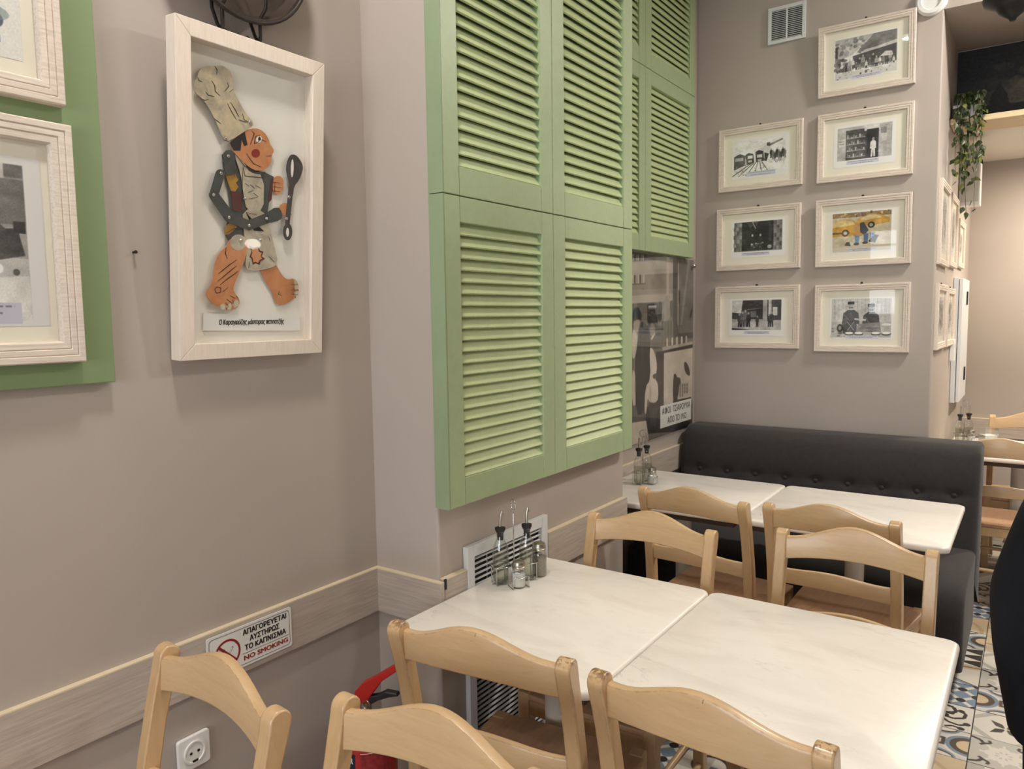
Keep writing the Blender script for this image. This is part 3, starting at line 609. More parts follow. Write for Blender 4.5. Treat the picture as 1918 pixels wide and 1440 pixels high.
for k in range(9):
    mb = MB().box((-.1005, -.1005, -.012), (.1005, .1005, 0))
    me = mb.mesh('tile', [plain('tile_body', (150, 144, 136), 0.7), printed('cement_tile_print_%d' % k, tile_print(k), 0.42)])
    uv = me.uv_layers.new(name='uv')
    for p in me.polygons:
        if p.normal.z > .9:
            p.material_index = 1
            for l in p.loop_indices:
                co = me.vertices[me.loops[l].vertex_index].co; uv.data[l].uv = (co.x / .201 + .5, co.y / .201 + .5)
    tile_me.append(me)
FIX = {(-1, 0): 4, (-1, 1): 2, (-1, 2): 0, (-1, 3): 7, (-1, 4): 1, (-1, 5): 3, (-1, 6): 2, (-1, 7): 4, (-1, -1): 1, (-1, -2): 6,
       (0, 0): 4, (0, 1): 4, (0, 2): 5, (0, 3): 6, (0, 4): 2, (0, 5): 5, (0, 6): 6, (0, 7): 8}
pick = random.Random(3)
for cx in range(-6, 7):
    for r in range(-3, 17):
        k = FIX.get((cx, r), pick.choice([0, 1, 2, 2, 3, 5, 5, 6, 7, 8, 4]))
        t = link('tile', tile_me[k], fl, (TX + TS * (cx + .5), TY - TS * (r + .5), pick.uniform(-.0006, .0004)))
        t.rotation_euler.z = (PI / 2 if FIX[(cx, r)] == 0 else 0) if (cx, r) in FIX else pick.choice([0, PI / 2, PI])
struct('ceiling', MB().box((-2.8, -3.1, CEIL), (3.6, 5.0, CEIL + .1)), M['ceiling'])
struct('wall_left', MB().box((-2.8, -1.0, 0), (WL, YR, CEIL)), M['wall'])
struct('wall_recess', MB().box((-2.8, -3.1, 0), (-2.7, -1.0, CEIL)), M['wall'])
struct('wall_pier', MB().box((-1.9, YR, 0), (XP, Y1, CEIL)), M['wall'], bevel=0.006)
struct('wall_niche', MB().box((-1.9, Y1, 0), (XN, YB, CEIL)), M['wall'])
struct('wall_back', MB().box((-1.9, YB, 0), (XS, YF + .1, CEIL)), M['wall'], bevel=0.006)
struct('wall_lintel', MB().box((XS, YB, 2.98), (3.6, 5.0, CEIL)), M['wall'])
struct('wall_bulkhead', MB().box((XS, 5.0, 2.59), (3.6, YF, CEIL)), M['ceiling'])
struct('wall_far', MB().box((XS, YF, 0), (3.6, YF + .1, 2.59)), M['wall'])
struct('wall_right', MB().box((3.5, -3.1, 0), (3.6, YF, CEIL)), M['wall'])
wf = MB()                                             # wall behind the camera with one wide window
for lo, hi in (((-2.7, -3.1, 0), (-2.15, -3.0, CEIL)), ((-1.59, -3.1, 0), (-1.2, -3.0, CEIL)), ((-2.15, -3.1, 0), (-1.59, -3.0, 1.48)), ((-2.15, -3.1, 2.12), (-1.59, -3.0, CEIL)), ((1.6, -3.1, 0), (3.5, -3.0, CEIL)), ((-1.2, -3.1, 0), (1.6, -3.0, .8)), ((-1.2, -3.1, 2.5), (1.6, -3.0, CEIL))): wf.box(lo, hi)
struct('wall_front', wf, M['wall'])
w1 = MB()
for x in (-1.2, -.27, .66, 1.55): w1.box((x, -3.08, .8), (x + .05, -3.03, 2.5))
for z in (.8, 2.0, 2.45): w1.box((-1.15, -3.08, z), (1.55, -3.03, z + .05))
wo = struct('window_1', w1, M['white_metal'])
obj('pane', MB().box((-1.15, -3.057, .85), (1.55, -3.053, 2.45)), glassy('window_glass', (1, 1, 1), .05), wo)
w2 = MB()
for x in (-2.15, -1.62): w2.box((x, -3.08, 1.48), (x + .03, -3.03, 2.12))
for z in (1.48, 1.88, 2.09): w2.box((-2.12, -3.08, z), (-1.62, -3.03, z + .03))
wo2 = struct('window_2', w2, M['white_metal'])
obj('pane', MB().box((-2.12, -3.057, 1.51), (-1.62, -3.053, 2.09)), bpy.data.materials['window_glass'], wo2)
def trim(n, lo, hi, axis):
    mb = MB(); (a, b, c), (d, e, f) = lo, hi
    mb.box(lo, (d, e, f - .003)); mb.box((a, b, f - .003), hi, 1)
    return struct('trim_%d' % n, mb, [M['rail_x' if axis == 'x' else 'rail'], M['rail_edge']])
trim(1, (WL, -1.0, .668), (WL + .016, YR - .016, .80), 'y')
trim(2, (WL, YR - .016, .668), (XP + .018, YR, .80), 'x')
trim(3, (XP, YR + .004, .668), (XP + .018, 1.664, .806), 'y')
struct('trim_7', MB().box((XP + .0150, 1.5615, .776), (XP + .0186, 1.5705, .8062)), M['black_rubber'])  # black piece standing for the dark shade of a notch at the rail corner
trim(4, (XP, 2.108, .668), (XP + .018, Y1, .806), 'y')
trim(5, (XN, Y1, .665), (XN + .016, YB, .80), 'y')
trim(6, (XS, YF - .016, .62), (3.5, YF, .756), 'x')

# ceiling lamps: round flush fittings, a lit diffuser in a white rim
lamp_on = emitter('lit_diffuser', (1.0, 0.92, 0.82), 9.0)
LAMP_AT = ['above the left wall pictures', 'above the aisle', 'in front of the picture wall', 'at the far right behind the camera', 'added behind the camera to brighten the return wall', 'on the low ceiling past the corner']
for i, (x, y, p) in enumerate(LAMPS + [(0.45, 5.75, 0)]):
    zc = CEIL if i < len(LAMPS) else 2.59
    t = thing('ceiling_lamp', 'round white flush ceiling lamp ' + LAMP_AT[i], 'lamp', (x, y, zc), 0, 'round ceiling lamps')
    obj('rim', MB().lathe([(.15, 0), (.15, -.04), (.135, -.046), (.128, -.03), (.128, 0)], n=28), M['white_metal'], t, 40)
    obj('diffuser', MB().lathe([(.127, -.028), (.10, -.034), (.0, -.036)], n=28), lamp_on, t, 40)

# ---------------------------------------------------------------- green louvred shutters
def shutter(w, h, st=.068, tr=.07, br=.078, t=.050, side=True, left=True):
    """local: x along the wall, z up, front face at y = -t"""
    bm_s = MB().box((0, -t, 0), (st, -.012, h)); bm_r = MB().box((w - st, -t, 0), (w, -.012, h))
    return dict(stile=[bm_s, bm_r], top_rail=[MB().box((st, -t + .001, h - tr), (w - st, -.012, h))],
                bottom_rail=[MB().box((st, -t + .001, 0), (w - st, -.012, br))])
slat_cache = {}
def hang_shutter(X, y0, z0, w, h, label, side=False, pitch=.0327, dark=False, st=.068):
    t = .050
    root = thing('louvred_shutter', label, 'shutter', (X, y0, z0), PI / 2, 'green louvred shutters')
    for nm, ms in shutter(w, h, st).items():
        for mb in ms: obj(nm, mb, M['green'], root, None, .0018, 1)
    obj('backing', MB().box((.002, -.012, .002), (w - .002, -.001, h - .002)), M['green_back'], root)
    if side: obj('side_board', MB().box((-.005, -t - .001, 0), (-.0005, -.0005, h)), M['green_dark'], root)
    L = w - 2 * st; key = round(L, 4)
    if key not in slat_cache:
        a = math.radians(62); d = np.array([0, -math.cos(a), -math.sin(a)]); n = np.array([0, -math.sin(a), math.cos(a)])
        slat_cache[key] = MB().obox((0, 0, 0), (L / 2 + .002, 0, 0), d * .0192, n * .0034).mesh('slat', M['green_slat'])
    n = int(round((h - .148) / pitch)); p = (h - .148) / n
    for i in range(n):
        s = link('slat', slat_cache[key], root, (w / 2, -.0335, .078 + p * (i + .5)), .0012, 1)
        s.rotation_euler.x = pick.uniform(-.045, .045)
    return root
LW = .5505
hang_shutter(XP, 1.556, 1.012, LW, .858, 'lower left leaf of the bright green shutter above the near table', True)
hang_shutter(XP, 1.556 + LW + .0015, 1.012, LW + .032, .858, 'lower right leaf of the bright green shutter on the pier', st=.074)
hang_shutter(XP, 1.556, 1.8725, LW, .90, 'upper left leaf of the bright green shutter on the pier', True, .0345)
hang_shutter(XP, 1.556 + LW + .0015, 1.8725, LW + .032, .90, 'upper right leaf of the bright green shutter on the pier', False, .0345, st=.074)
hang_shutter(XN, 3.466, 1.857, .64, .885, 'shaded green shutter leaf right above the old bar photograph, beside the corner')
hang_shutter(XN, 2.825, 1.857, .638, .885, 'shaded green shutter leaf behind the pier, mostly hidden by the bright shutter')
hang_shutter(XN, 3.466, 2.744, .64, .75, 'highest shaded green shutter leaf, next to the picture wall corner')
hang_shutter(XN, 2.825, 2.744, .638, .75, 'high shaded green shutter leaf partly hidden behind the bright shutter')

# ---------------------------------------------------------------- poster of the old bar
px_, py0, py1, pz0, pz1 = XN + .004, 2.85, 4.222, .882, 1.85
po = thing('bar_poster', 'large brown and white photograph of an old bar under clear sheet', 'poster', (XN, 2.85, .882), PI / 2)
print_sheet('print', printed('bar_poster_print', bar_poster(), .6), po, (0, -.004, 0), (1.372, 0, 0), (0, 0, .97), None, .003)
def stud(x, z): return MB().lathe([(0, 0), (.012, 0), (.012, .006), (.009, .009), (0, .0095)], (x, -.0175, z), 14, 0, 'y')
# lettered plate printed at the foot of the poster
obj('lettered_plate', MB().box((.905, -.0066, .042), (1.345, -.0042, .164)), M['paper'], po)
for txt, z, w_, cx in (('ΑΦΟΙ  ΤΣΑΡΟΥΧΑ', .130, .40, 1.125), ('ΑΠΟ ΤΟ 1952', .073, .27, 1.135)):
    text_on('lettering', txt, .048, M['black_ink'], po, (cx, -.0068, z), np.array([1., 0, 0]), np.array([0, 0, 1.]), bold=.0004, width=w_)
obj('clear_sheet', MB().box((0, -.017, -.01), (1.374, -.0145, .973)), M['glass'], po)
obj('stud', stud(1.34, .935), M['steel'], po, 40)
obj('stud', stud(.06, .935), M['steel'], po, 40)

# ---------------------------------------------------------------- duct grille on the pier
g = thing('wall_grille', 'tall white metal grille behind the near table under the shutter', 'grille', (XP, 1.666, .08), PI / 2)
gw, gh = .438, .790
for lo, hi in (((0, -.019, 0), (.034, -.001, gh)), ((gw - .034, -.019, 0), (gw, -.001, gh)), ((.034, -.019, gh - .036), (gw - .034, -.001, gh)), ((.034, -.019, 0), (gw - .034, -.001, .036))):
    obj('frame', MB().box(lo, hi), M['white_metal'], g, None, .002)
obj('duct', MB().box((.03, -.0025, .03), (gw - .03, -.0005, gh - .03)), M['grille_dark'], g)
lv = MB().obox((0, 0, 0), ((gw - .066) / 2, 0, 0), (0, -.0032, -.0012), (0, .0005, -.0011)).mesh('louvre', M['white_metal'])
for i in range(44): link('louvre', lv, g, (gw / 2, -.0105,   .048 + i * .0162))
for x in (.11, .22, .33): obj('mullion', MB().box((x - .002, -.006, .036), (x + .002, -.003, gh - .036)), M['steel'], g)
# air vent high on the back wall
g = thing('air_vent', 'small white louvred air vent high on the picture wall', 'vent', (-1.257, YB, 2.985))
for lo, hi in (((0, -.012, 0), (.018, -.001, .19)), ((.178, -.012, 0), (.196, -.001, .19)), ((.018, -.012, .172), (.178, -.001, .19)), ((.018, -.012, 0), (.178, -.001, .018)), ((.094, -.012, .018), (.102, -.001, .172))):
    obj('frame', MB().box(lo, hi), M['white_metal'], g, None, .0015)
obj('duct', MB().box((.012, -.002, .012), (.184, -.0005, .178)), M['grille_dark'], g)
for x0 in (.018, .102):
    lv = MB().obox((0, 0, 0), (.038, 0, 0), (0, -.004, -.0028), (0, .0005, -.0008)).mesh('louvre', M['white_metal'])
    for i in range(16): link('louvre', lv, g, (x0 + .038, -.0062, .024 + i * .0096))
# round fixture near the beam edge
t = thing('round_wall_fixture', 'round white fixture with a dark centre above the top picture', 'fixture', (-.478, YB, 3.028))
obj('ring', MB().lathe([(.070, .001), (.070, .016), (.060, .026), (.044, .027), (.040, .018)], (0, 0, 0), 32, 0, 'y'), M['white_plastic'], t, 40)
obj('centre', MB().lathe([(.041, .001), (.041, .015), (.03, .012), (0, .010)], (0, 0, 0), 28, 0, 'y'), M['black_plastic'], t, 40)

# ---------------------------------------------------------------- framed pictures
MOULD = [(0, .0), (0, .016), (.002, .019), (.010, .019), (.0115, .0165), (.013, .018), (.020, .018), (.0215, .0155), (.023, .017), (.031, .016), (.034, .010), (.034, .004)]
def ring_frame(W, H, prof):
    mb = MB(); vs = []; n = len(prof)
    for sx, sz in ((0, 0), (1, 0), (1, 1), (0, 1)):
        for d, h in prof: vs.append(((d if sx == 0 else W - d), -h, (d if sz == 0 else H - d)))
    fs = []
    for c in range(4):
        e = (c + 1) % 4
        for k in range(n - 1): fs.append((c * n + k, e * n + k, e * n + k + 1, c * n + k + 1))
        fs.append((c * n + n - 1, e * n + n - 1, e * n, c * n))
    return mb.add(vs, fs)
def picture(name, label, X, Y, Z, W, H, rz, art, pw, ph, dx=0, dz=0, s=1.0, lean=0.0, group='framed old photographs'):
    """W x H frame with lower-left back corner at (X, Y, Z); paper pw x ph on a cream mat behind glass"""
    t = thing(name, label, 'picture', (X, Y, Z), rz, group)
    pr = [(a * s, b * s) for a, b in MOULD]; i = .030 * s
    obj('frame', ring_frame(W, H, pr), M['frame_wood'], t, 30)
    obj('mat_board', MB().box((i, -.005, i), (W - i, -.002, H - i)), M['mat_board'], t)
    x0, z0 = (W - pw) / 2 + dx, (H - ph) / 2 + dz
    print_sheet('print', printed(name + '_print', art, .5), t, (x0, -.0056, z0), (pw, 0, 0), (0, 0, ph), None, .0005)
    obj('glass', MB().box((i, -.0095, i), (W - i, -.0078, H - i)), M['glass'], t)
    obj('hanger', MB().lathe([(0, .001), (.006, .001), (.006, .008), (0, .010)], (W / 2, 0, H + .004), 10, 0, 'y'), M['iron'], t, 40)
    if lean: t.rotation_euler = (lean, 0, rz)
    return t
A4 = (.315, .232)
lean = math.radians(1.6)
picture('framed_photograph', 'topmost framed photograph of a crowd before an awning, lamp reflected in it', -.990, YB - .001, 2.656, .452, .350, 0, crowd_building(), .300, .210, lean=math.radians(4.1))
picture('framed_photograph', 'framed photograph of a man in a white coat in a shop doorway', -.988, YB - .001, 2.219, .452, .352, 0, shop_man(), .292, .212)
picture('framed_photograph', 'framed colour photograph of workers beside yellow cars', -.986, YB - .001, 1.780, .455, .350, 0, yellow_cars(), .300, .212, lean=math.radians(2.2))
picture('framed_photograph', 'framed photograph of two seated men with moustaches and caps', -.984, YB - .001, 1.331, .458, .354, 0, two_men(), .305, .216)
picture('framed_photograph', 'framed photograph of old trams coming along their rails', -1.520, YB - .001, 2.226, .458, .346, 0, trams(), .306, .216)
picture('framed_photograph', 'framed dark photograph of figures in a deep doorway', -1.528, YB - .001, 1.784, .464, .347, 0, dark_doorway(), .296, .206)
picture('framed_photograph', 'framed photograph of bystanders in front of an open arcade', -1.533, YB - .001, 1.344, .470, .350, 0, arcade_people(), .306, .212)
for i, (y, z, w, h, lab) in enumerate(((4.315, 1.775, .44, .42, 'nearest upper framed picture on the narrow side wall, just past the corner'), (4.83, 1.79, .42, .40, 'second upper framed picture on the side wall past the corner'),
        (5.36, 1.81, .42, .29, 'third upper framed picture on the side wall, under the ivy'), (4.315, 1.342, .44, .335, 'nearest lower framed picture on the side wall past the corner'), (4.81, 1.338, .42, .33, 'lower framed picture on the side wall beside the grey cabinet'))):
    picture('side_picture', lab, XS, y, z, w, h, PI / 2, grey_print(20 + i), w - .13, h - .13, group='framed pictures on the side wall')

# green board on the left wall with two framed pictures
gb = MB().box((WL, -.30, 1.416), (WL + .022, .803, 2.85))
tag(obj('picture_board', gb, M['green_board'], None, None, .002), 'flat dark green board on the left wall carrying two framed pictures', 'board')
BX = WL + .022
picture('framed_photograph', 'cropped framed photograph of an old worker on the green board', BX, .205, 1.463, .532, .460, PI / 2, old_worker(), .42, .315, 0, 0, 1.25, group='framed pictures on the green board')
picture('framed_painting', 'cropped framed blue painting at the top of the green board', BX, .150, 1.958, .580, .460, PI / 2, blue_painting(), .45, .32, 0, 0, 1.25, group='framed pictures on the green board')
tag(obj('wall_nail', MB().lathe([(.0025, .0), (.0025, .010), (.004, .010), (.0035, .012), (0, .012)], (WL, .868, 1.690), 8, 0, 'x'), M['iron'], None, 40), 'tiny nail in the bare plaster between the green board and chef picture', 'nail')

# ---------------------------------------------------------------- framed jointed puppet of a cook
P0 = np.array([-1.560, .938, 1.452]); UP = np.array([.05, 0, .735]); FH = np.linalg.norm(UP); UP = UP / FH; RT = np.array([0, 1., 0]); NN = np.cross(RT, UP); FW = .405
root = thing('framed_puppet', 'large pale framed jointed paper puppet of a cook with ladle', 'picture', (-1.585, 1.14, 1.452)); RL = (-1.585, 1.14, 1.452)
def board(a0, a1, b0, b1):
    c = P0 + RT * (a0 + a1) / 2 + UP * (b0 + b1) / 2 - NN * .018; return MB().obox(c, RT * (a1 - a0) / 2, UP * (b1 - b0) / 2, NN * .018)
bw = .037
def mitre(p):   # mitred frame board from 4 (a,b) corners
    return MB().prism(p, P0, RT, UP, -NN * .036)
for p in ([(0, 0), (FW, 0), (FW - bw, bw), (bw, bw)], [(FW, 0), (FW, FH), (FW - bw, FH - bw), (FW - bw, bw)], [(FW, FH), (0, FH), (bw, FH - bw), (FW - bw, FH - bw)], [(0, FH), (0, 0), (bw, bw), (bw, FH - bw)]):
    obj('frame_board', mitre(p), M['puppet_frame'], root, None, .0015, 2, None, RL)
BK = P0 - NN * .032
c = P0 + RT * FW / 2 + UP * FH / 2
obj('backing', MB().obox(c - NN * .034, RT * (FW / 2 - .03), UP * (FH / 2 - .03), NN * .0018), M['backing'], root, world_in=RL)
obj('glass', MB().obox(c - NN * .009, RT * (FW / 2 - .035), UP * (FH / 2 - .035), NN * .0008), M['glass'], root, world_in=RL)
def flat(pts, off, th=.0012):
    """polygon traced on the backing plane, cut from sheet th thick, off above the board"""
    o = BK + NN * off; q = [ray_to(x, y, o, NN) for x, y in pts]
    return MB().prism([(np.dot(p - o, RT), np.dot(p - o, UP)) for p in q], o, RT, UP, NN * th)
def leather(n, a, b, s=26): return wood('puppet_' + n, a, b, (1, 1, 1), s, .55, (.3, .75), None, 0, 0)
pm = dict(cream=leather('cream', (226, 208, 170), (150, 142, 132)), skin=leather('skin', (216, 154, 104), (194, 118, 74)), jacket=leather('jacket', (78, 84, 80), (54, 58, 56)), yellow=leather('yellow', (190, 146, 48), (150, 104, 40)),
          maroon=leather('maroon', (96, 42, 38), (70, 34, 32)), apron=leather('apron', (212, 200, 174), (150, 142, 128)), spoon=leather('spoon', (84, 78, 78), (58, 54, 54)), nail=leather('nail', (216, 206, 184), (196, 184, 160)))
a2 = lambda p: [(350 + x / 5.144, 100 + y / 5.143) for x, y in p]; a3 = lambda p: [(350 + x / 4.5, 360 + y / 4.5) for x, y in p]
torso = obj('puppet', flat([(415, 290), (428, 281), (442, 287), (458, 305), (486, 321), (496, 322), (505, 370), (500, 400), (492, 440), (470, 452), (430, 456), (421, 440), (427, 405), (432, 392), (427, 360), (420, 325)], .004), pm['jacket'], root, world_in=RL)
def pp(name, pts, off, col, th=.0012): return obj(name, flat(pts, off, th), pm[col] if col in pm else M[col], torso, world_in=RL)
def ink(pts, off, w=1.6):
    """a drawn line as a thin tapering strip"""
    L = []; R_ = []
    for i, (x, y) in enumerate(pts):
        a, b = pts[max(0, i - 1)], pts[min(len(pts) - 1, i + 1)]; dx, dy = b[0] - a[0], b[1] - a[1]; l = math.hypot(dx, dy) or 1
        t = w / 2 * (0.45 if i in (0, len(pts) - 1) else 1); L.append((x - dy / l * t, y + dx / l * t)); R_.append((x + dy / l * t, y - dx / l * t))
    return flat(L + R_[::-1], off, .0003)
def inks(name, lines, off, w=1.6):
    mb = MB()
    for l in lines: t = ink(l, off, w); mb.add(t.v, t.f)
    o = obj(name, mb, M['black_ink'], torso, world_in=RL); o['kind'] = 'stuff'; return o
def capsule(a, b, r0, r1):
    th = math.atan2(b[1] - a[1], b[0] - a[0]); q = []
    for k in range(9): t = th + PI / 2 + PI * k / 8; q.append((a[0] + r0 * math.cos(t), a[1] + r0 * math.sin(t)))
    for k in range(9): t = th - PI / 2 + PI * k / 8; q.append((b[0] + r1 * math.cos(t), b[1] + r1 * math.sin(t)))
    return q
pp('far_leg', smooth_poly([(484, 500), (515, 492), (527, 515), (537, 524), (550, 521), (558, 530), (559, 548), (548, 562), (525, 573), (515, 567), (509, 545), (495, 525)], 1), .003, 'skin')
pp('skirt', smooth_poly([(454, 392), (492, 390), (505, 430), (513, 460), (521, 494), (505, 503), (474, 508), (459, 503), (461, 470), (456, 430)], 1), .0065, 'apron')
pp('near_leg', smooth_poly([(430, 446), (455, 440), (464, 455), (461, 480), (448, 510), (437, 535), (437, 546), (448, 560), (448, 572), (437, 581), (424, 580), (400, 571), (385, 554), (386, 545), (398, 528), (400, 500), (408, 475), (424, 462)], 1), .008, 'skin')
pp('knee_disc', circle(446, 454, 15, 20), .0092, 'apron', .0006)
pp('far_sleeve', [(494, 322), (512, 331), (508, 372), (503, 379), (490, 372)], .0035, 'jacket'); pp('cuff', [(508, 338), (512, 331), (508, 374), (503, 379), (502, 372)], .0048, 'maroon')
pp('fist', smooth_poly([(511, 334), (521, 328), (531, 335), (530, 356), (521, 366), (510, 360)], 1), .003, 'skin')
pp('yellow_patch', [(420, 322), (426, 320), (431, 323), (437, 320), (446, 338), (441, 342), (446, 350), (440, 359), (432, 357)], .0055, 'yellow'); pp('maroon_patch', [(432, 358), (453, 360), (453, 396), (436, 394)], .0055, 'maroon')
pp('bib', smooth_poly([(437, 286), (446, 284), (458, 308), (468, 324), (494, 328), (493, 400), (462, 396), (455, 360), (452, 330)], 1), .0068, 'apron')
pp('hip_patch', [(421, 425), (432, 415), (444, 425), (430, 438), (421, 440)], .0062, 'yellow')
pp('head', smooth_poly(a2([(418, 862), (560, 742), (660, 716), (735, 750), (785, 820), (800, 880), (842, 935), (815, 985), (812, 1045), (770, 1112), (690, 1140), (600, 1100), (500, 1005), (432, 935)]), 1), .0075, 'skin')
pp('hair', a2([(412, 862), (556, 752), (585, 880), (552, 892), (528, 830), (516, 936), (452, 936)]), .009, 'black_ink', .0003)
pp('eye', circle(485, 261, 5.2, 16, 6.5, .4), .009, 'paper', .0003); pp('pupil', circle(486, 260, 2.6, 12, 3.6), .0096, 'black_ink', .0003)
pp('cheek', circle(479, 287, 8, 16), .009, 'puppet_cheek' if 'puppet_cheek' in M else 'red_ink', .00015)
pp('hat', smooth_poly(a2([(60, 300), (100, 230), (112, 170), (175, 120), (262, 122), (340, 115), (410, 165), (445, 245), (438, 315), (458, 380), (495, 455), (560, 570), (650, 680), (600, 722), (400, 852), (350, 830), (290, 680), (220, 540), (150, 440), (75, 375)]), 1), .009, 'cream')
pp('upper_arm', capsule((412, 326), (400, 366), 9, 8.5), .0098, 'jacket'); pp('forearm', capsule((400, 365), (430, 407), 9, 10), .0085, 'jacket')
pp('far_upper_arm', capsule((430, 407), (466, 422), 9.5, 8.5), .0098, 'jacket'); pp('far_forearm', capsule((466, 422), (501, 408), 9, 9.5), .0085, 'jacket')
pp('wide_cuff', smooth_poly([(493, 402), (520, 385), (529, 400), (527, 412), (500, 419)], 1), .0098, 'jacket'); pp('hand', smooth_poly([(521, 386), (534, 378), (543, 388), (541, 402), (528, 403)], 1), .0085, 'skin')
pp('shoulder', capsule((428, 292), (430, 318), 11, 10), .0092, 'jacket')
pp('ladle_bowl', smooth_poly(a2([(1015, 970), (1060, 985), (1110, 1060), (1118, 1120), (1080, 1220), (1030, 1280), (1020, 1380), (985, 1380), (985, 1250), (955, 1140), (958, 1060), (985, 990)]), 1), .0098, 'spoon')
pp('ladle_slot', circle(547.3, 315, 2.6, 18, 17, .03), .0112, 'backing', .0003)
pp('ladle_handle', capsule((545.5, 345), (538, 418), 4.6, 4.0), .0104, 'spoon'); pp('ladle_loop', circle(538.5, 434, 8.5, 20, 16), .0100, 'spoon'); pp('loop_hole', circle(538.5, 435, 2.8, 14, 8.5), .0113, 'backing', .0003)
pp('apron_patch', a3([(525, 452), (560, 468), (600, 455), (615, 490), (645, 500), (630, 540), (660, 560), (620, 580), (612, 612), (580, 598), (555, 610), (545, 560), (528, 545), (545, 500)]), .008, 'maroon', .0004)
pp('apron_patch', a3([(538, 470), (565, 480), (598, 470), (606, 500), (630, 512), (620, 540), (636, 560), (610, 572), (600, 595), (578, 585), (560, 592), (555, 555), (542, 540), (552, 505)]), .0086, 'skin', .0004)
for q in ([(412, 572), (418, 568), (422, 574), (420, 580), (414, 579)], [(424, 574), (431, 567), (434, 572), (432, 580), (426, 580)], [(435, 570), (442, 561), (447, 564), (447, 572), (439, 577)], [(550, 523), (556, 526), (558, 532), (551, 533)], [(551, 535), (558, 534), (559, 542), (552, 544)], [(551, 546), (559, 545), (557, 553), (552, 556)]):
    pp('toenail', q, .0094, 'nail', .0003)
I2 = lambda *p: a2(p); I3 = lambda *p: a3(p)
inks('drawn_line', [I2((268, 120), (292, 160), (286, 205)), I2((102, 230), (118, 262), (150, 276)), I2((238, 262), (268, 310), (274, 366), (318, 408)), I2((392, 280), (400, 320), (362, 368)), I2((180, 370), (210, 405), (264, 414)), I2((136, 434), (170, 452), (208, 444)), I2((412, 372), (448, 340)),
    I2((390, 480), (430, 560), (478, 640)), I2((420, 470), (470, 550), (500, 610)), I2((500, 640), (560, 660), (590, 662)), I2((535, 580), (552, 640), (590, 660)), I2((258, 624), (300, 656), (330, 680)), I2((348, 830), (400, 850))], .0103, 1.5)
inks('face_line', [I2((622, 745), (650, 770), (610, 880)), I2((720, 830), (765, 850)), I2((575, 965), (640, 1060), (720, 1095)), I2((650, 870), (690, 850), (700, 785), (660, 800), (650, 870)), I2((765, 990), (812, 985)), I2((460, 960), (560, 1090), (640, 1130), (720, 1130))], .0091, 1.3)
inks('costume_line', [I2((540, 1090), (560, 1180), (740, 1200), (750, 1140)), I2((560, 1250), (600, 1280)), I2((610, 1262), (655, 1300)), I2((660, 1270), (715, 1300)), I2((590, 1340), (640, 1320)), I2((640, 1345), (690, 1380)), I2((600, 1400), (680, 1385)), I2((380, 1120), (450, 1150), (480, 1140)), I2((455, 1150), (462, 1190)), I2((540, 1100), (530, 1420)),
    I3((500, 170), (560, 250), (650, 330), (565, 322)), I3((500, 170), (590, 190)), I3((330, 345), (400, 305), (470, 320)), I3((690, 375), (700, 410)), I3((690, 540), (740, 590)), I3((530, 585), (520, 640))], .0083, 1.4)
inks('leg_line', [I3((330, 465), (325, 520), (342, 560)), I3((262, 690), (300, 660), (360, 610), (420, 570)), I3((260, 750), (310, 710), (380, 650), (420, 620)), I3((280, 780), (340, 730), (400, 690), (430, 665)), I3((300, 840), (350, 800)), I3((232, 820), (250, 850), (285, 840), (285, 805), (255, 797), (232, 820)), I3((360, 870), (410, 895)), I3((335, 900), (390, 940)), I3((325, 930), (350, 960), (330, 990)), I3((385, 905), (400, 960)), I3((415, 872), (436, 900)),
    I3((875, 780), (935, 770)), I3((875, 825), (940, 820)), I3((880, 860), (935, 862)), I3((905, 735), (915, 895)), I3((780, 830), (772, 860), (800, 872)), I3((785, 850), (795, 846))], .0094, 1.5)
inks('hand_line', [I2((830, 1240), (900, 1250)), I2((835, 1285), (905, 1290)), I2((840, 1325), (895, 1330)), I2((850, 1240), (845, 1340)), I3((775, 130), (800, 160), (830, 120)), I3((860, 150), (880, 190))], .0044, 1.5)
for x, y in a2([(612, 662), (375, 820), (402, 988), (330, 1155), (258, 1363), (560, 1400), (985, 1383)]) + a3([(357, 212), (525, 280), (672, 222), (457, 407), (620, 402), (840, 222)]):
    o_ = ray_to(x, y, BK + NN * .0112, NN); mb = MB()
    for k, (r, h) in enumerate(((.0042, 0), (.0042, .0008), (.003, .0018), (.0012, .0022))): mb.v += [tuple(o_ + RT * r * math.cos(2 * PI * i / 10) + UP * r * math.sin(2 * PI * i / 10) + NN * h) for i in range(10)]
    for k in range(3):
        for i in range(10): mb.f.append([k * 10 + i, k * 10 + (i + 1) % 10, (k + 1) * 10 + (i + 1) % 10, (k + 1) * 10 + i]); mb.m.append(0)
    mb.f.append([30 + i for i in range(10)]); mb.m.append(0); obj('rivet', mb, M['chrome'], torso, 50, world_in=RL)
card = flat([(380, 586), (562, 594), (562, 619), (380, 619)], .0022, .0012); obj('caption_card', card, M['paper'], root, world_in=RL)
tp = ray_to(473, 603, BK + NN * .0036, NN)
text_on('caption', 'Ο Kαραγκιόζης μάστορας πατσατζής', .017, M['black_ink'], root, tp - np.array(RL), RT, UP, width=.186, shear=.25, bold=.0003)
